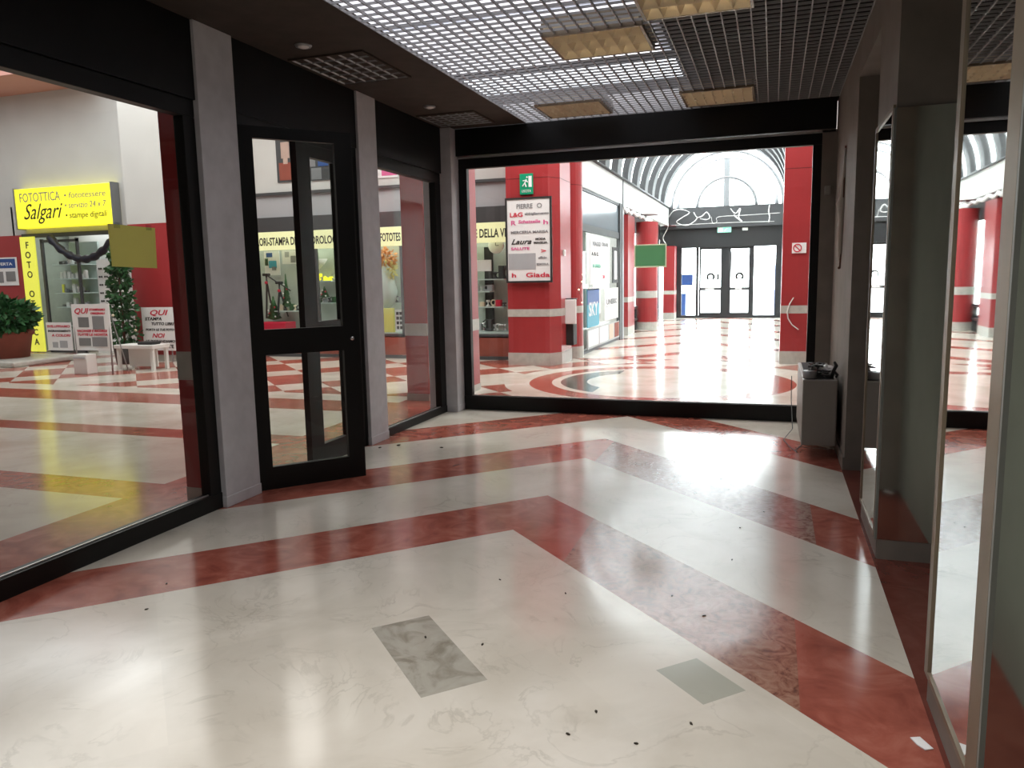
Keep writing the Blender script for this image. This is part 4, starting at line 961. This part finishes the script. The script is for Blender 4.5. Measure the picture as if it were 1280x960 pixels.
# gable over the crossing side
t = MB(); pts = [(vx-math.cos(PI*k/24)*(vr+.02), 3.5+math.sin(PI*k/24)*(vr+.02)) for k in range(25)]
for (p0, p1) in zip(pts, pts[1:]):
    for yy in (12.9,): t.quad((p0[0], yy, p0[1]), (p1[0], yy, p1[1]), (p1[0], yy, 5.5), (p0[0], yy, 5.5))
struct('wall_vault_gable', t, 'wallw', 'plaster arch at the corridor mouth', 'wall')

# entrance wall: fan light, dark beam, doors
ew = thing('window_7', (vx, EY, 3.5), 'semicircular fan window over the entrance', 'window', kind='structure')
MB().tube(arc(vr-.05, EY), .06, 8).build('outer_arch', 'frame_steel', ew)
MB().tube(arc(vr-.26, EY), .06, 8).build('inner_arch', 'grey', ew)
MB().tube(arc(.9, EY), .05, 8).build('small_arch', 'frame_steel', ew)
bx(vx-.09, vx+.09, EY-.04, EY+.04, 3.5, 3.5+vr).build('mullion', 'frame_steel', ew)
p_ = [(vx-math.cos(PI*k/24)*(vr-.03), 3.5+math.sin(PI*k/24)*(vr-.03)) for k in range(25)]
gl = MB().prism(p_, -.004, .004, mtx=Matrix(((1, 0, 0, 0), (0, 0, 1, EY+.01), (0, 1, 0, 0), (0, 0, 0, 1)))); gl.build('pane', 'glass', ew)
struct('wall_entrance_beam', MB().box(CXL-.3, CXR+.3, EY-.25, EY+.15, 2.85, 3.5), 'dark', 'dark beam below the fan window', 'beam')
struct('wall_entrance_header', MB().box(CXL-.3, CXR+.3, EY-.12, EY+.1, 2.24, 2.85), 'ironblack', 'dark header over the entrance doors', 'beam')
ent = thing('door_4', (vx, EY, 0), 'glazed automatic entrance doors at the corridor end', 'door', kind='structure')
def ex(px): return P(px, 350, y=EY).x
f = MB()
for a0, a1 in ((838, 852), (870, 873), (903, 911), (938, 942), (969, 980)): f.box(ex(a0), ex(a1), EY-.05, EY+.05, 0, 2.25)
f.box(ex(838), ex(980), EY-.07, EY+.05, 0, .08); f.build('frame', 'ironblack', ent)
for i, (a0, a1) in enumerate(((874, 903), (911, 938))):
    g = MB(); b0, b1 = ex(a0), ex(a1)
    g.box(b0, b0+.05, EY-.03, EY+.03, .08, 2.25).box(b1-.05, b1, EY-.03, EY+.03, .08, 2.25).box(b0+.05, b1-.05, EY-.03, EY+.03, .08, .16).box(b0+.05, b1-.05, EY-.03, EY+.03, 2.18, 2.25)
    q = g.build('leaf_frame', 'ironblack', ent)
    bx(b0+.05, b1-.05, EY-.06, EY-.02, .88, .97).build('push_bar', 'dark', q)
    bx(b0+.2, b1-.25, EY-.065, EY-.06, .9, .95).build('push_bar_label', 'white', q)
    c_ = (b0+b1)/2; z = P(892, 346, y=EY).z; r = .1
    mk = MB().tube([(c_+r*math.cos(a_), EY-.08, z+r*math.sin(a_)) for a_ in [(-50+k*28)*PI/180 for k in range(11)]], .04, 6)
    if i == 0: mk.tube([(c_+.17+r*.7*math.cos(a_), EY-.08, z+r*math.sin(a_)) for a_ in [(-70+k*28)*PI/180 for k in range(6)]], .035, 6)
    mk.build('horseshoe_decal', 'ink', q)
for a0, a1 in ((852, 870), (874, 903), (911, 938), (942, 969)): bx(ex(a0), ex(a1), EY-.004, EY+.004, .08, 2.25).build('pane', 'glass', ent)
bx(ex(911), ex(914), EY-.06, EY-.03, 1.5, 2.1).build('door_closer', 'dark', ent)
x_ = thing('exit_sign', (ex(905), EY-.3, 2.6), 'small lit green and white exit sign over the entrance doors', 'exit sign')
x0, x1, z0, z1 = pbox(897, 914, 283.5, 290.5, EY-.15)
bx(x0, x1, EY-.2, EY-.13, z0, z1).build('panel', 'exit', x_)
bx(x0+.02, x0+(x1-x0)*.4, EY-.203, EY-.2, z0+.02, z1-.02).build('arrow_field', 'paperw', x_)
MB().tube([(x1-.2, EY-.203, z0+.03), (x1-.14, EY-.203, z0+.12), (x1-.08, EY-.203, z1-.04)], .014, 5).build('running_figure', 'paperw', x_)
x0, x1, z0, z1 = pbox(928, 935, 284.5, 288, EY-.15)
tag(bx(x0, x1, EY-.2, EY-.13, z0, z1, bev=.01).build('emergency_lamp', 'white'), 'small white emergency lamp right of the exit sign', 'lamp')
# string decoration on the beam
random.seed(4)
def smooth(pts, n=5):
    out = []
    for i in range(len(pts)-1):
        p0, p1, p2, p3 = pts[max(i-1, 0)], pts[i], pts[i+1], pts[min(i+2, len(pts)-1)]
        for k in range(n):
            u = k/n; out.append(.5*((2*p1)+(p2-p0)*u+(2*p0-5*p1+4*p2-p3)*u*u+(3*p1-p0-3*p2+p3)*u**3))
    return out+[pts[-1]]
DY = [0]
def dec(pts, r, lab):
    DY[0] += 1; q = smooth([P(px, py, y=EY-.3) for px, py in pts])
    tag(MB().tube([(p.x, EY-.27-.09*DY[0], p.z) for p in q], [r*.42*(.7+.7*random.random()) for _ in q], 6).build('light_garland', 'tinsel'), lab, 'garland')
dec([(836, 272), (842, 264), (852, 262), (862, 266), (853, 272), (846, 278), (858, 282), (868, 277), (872, 272)], .03, 'looped white garland at the left end of the dark beam')
dec([(840, 282), (862, 281), (880, 280), (900, 279), (930, 278), (968, 277)], .02, 'long white garland along the lower edge of the beam')
dec([(868, 266), (872, 272), (878, 271), (884, 266), (888, 272), (884, 275), (876, 274)], .035, 'knotted white garland left of the beam centre')
dec([(890, 272), (892, 280), (897, 278), (899, 272), (930, 270), (960, 268), (975, 267)], .018, 'thin white garland strand across the beam middle')
dec([(914, 262), (920, 268), (926, 262), (924, 272), (928, 278), (918, 270)], .045, 'star-shaped white garland knot right of the beam centre')
dec([(962, 258), (961, 266), (962, 272), (961, 279)], .04, 'short upright white garland at the right end of the beam')
dec([(836, 275), (838, 285), (832, 298), (835, 305)], .03, 'white garland end hanging beside the corridor fascia')
# outside: paving, blue banners, light facade
struct('ground', bx(-30, 30, EY+.6, 70, -.14, -.02), 'conc', 'pale paving outside the entrance', 'ground')
bl = thing('blue_banner', (-3.3, 26.6, 0), 'blue poster frame outside left of the entrance doors', 'banner')
x0, x1, z0, z1 = pbox(849, 866, 343, 357, 26.6)
bx(x0, x1, 26.6, 26.64, z0, z1).build('panel', 'blue', bl)
x0, x1, z0, z1 = pbox(847, 857, 367, 393, 26.6); bx(x0, x1, 26.6, 26.64, 0, z1).build('lower_panel', 'blue', bl)
bx(x0, x0+.05, 26.6, 26.66, -.02, 1.4).build('post', 'frame_steel', bl)
x0, x1, z0, z1 = pbox(968, 974, 330, 390, 26.6)
tag(bx(x0, x1+.3, 26.6, 26.66, -.02, z1).build('blue_banner', 'blue'), 'tall blue panel outside right of the entrance doors', 'banner')
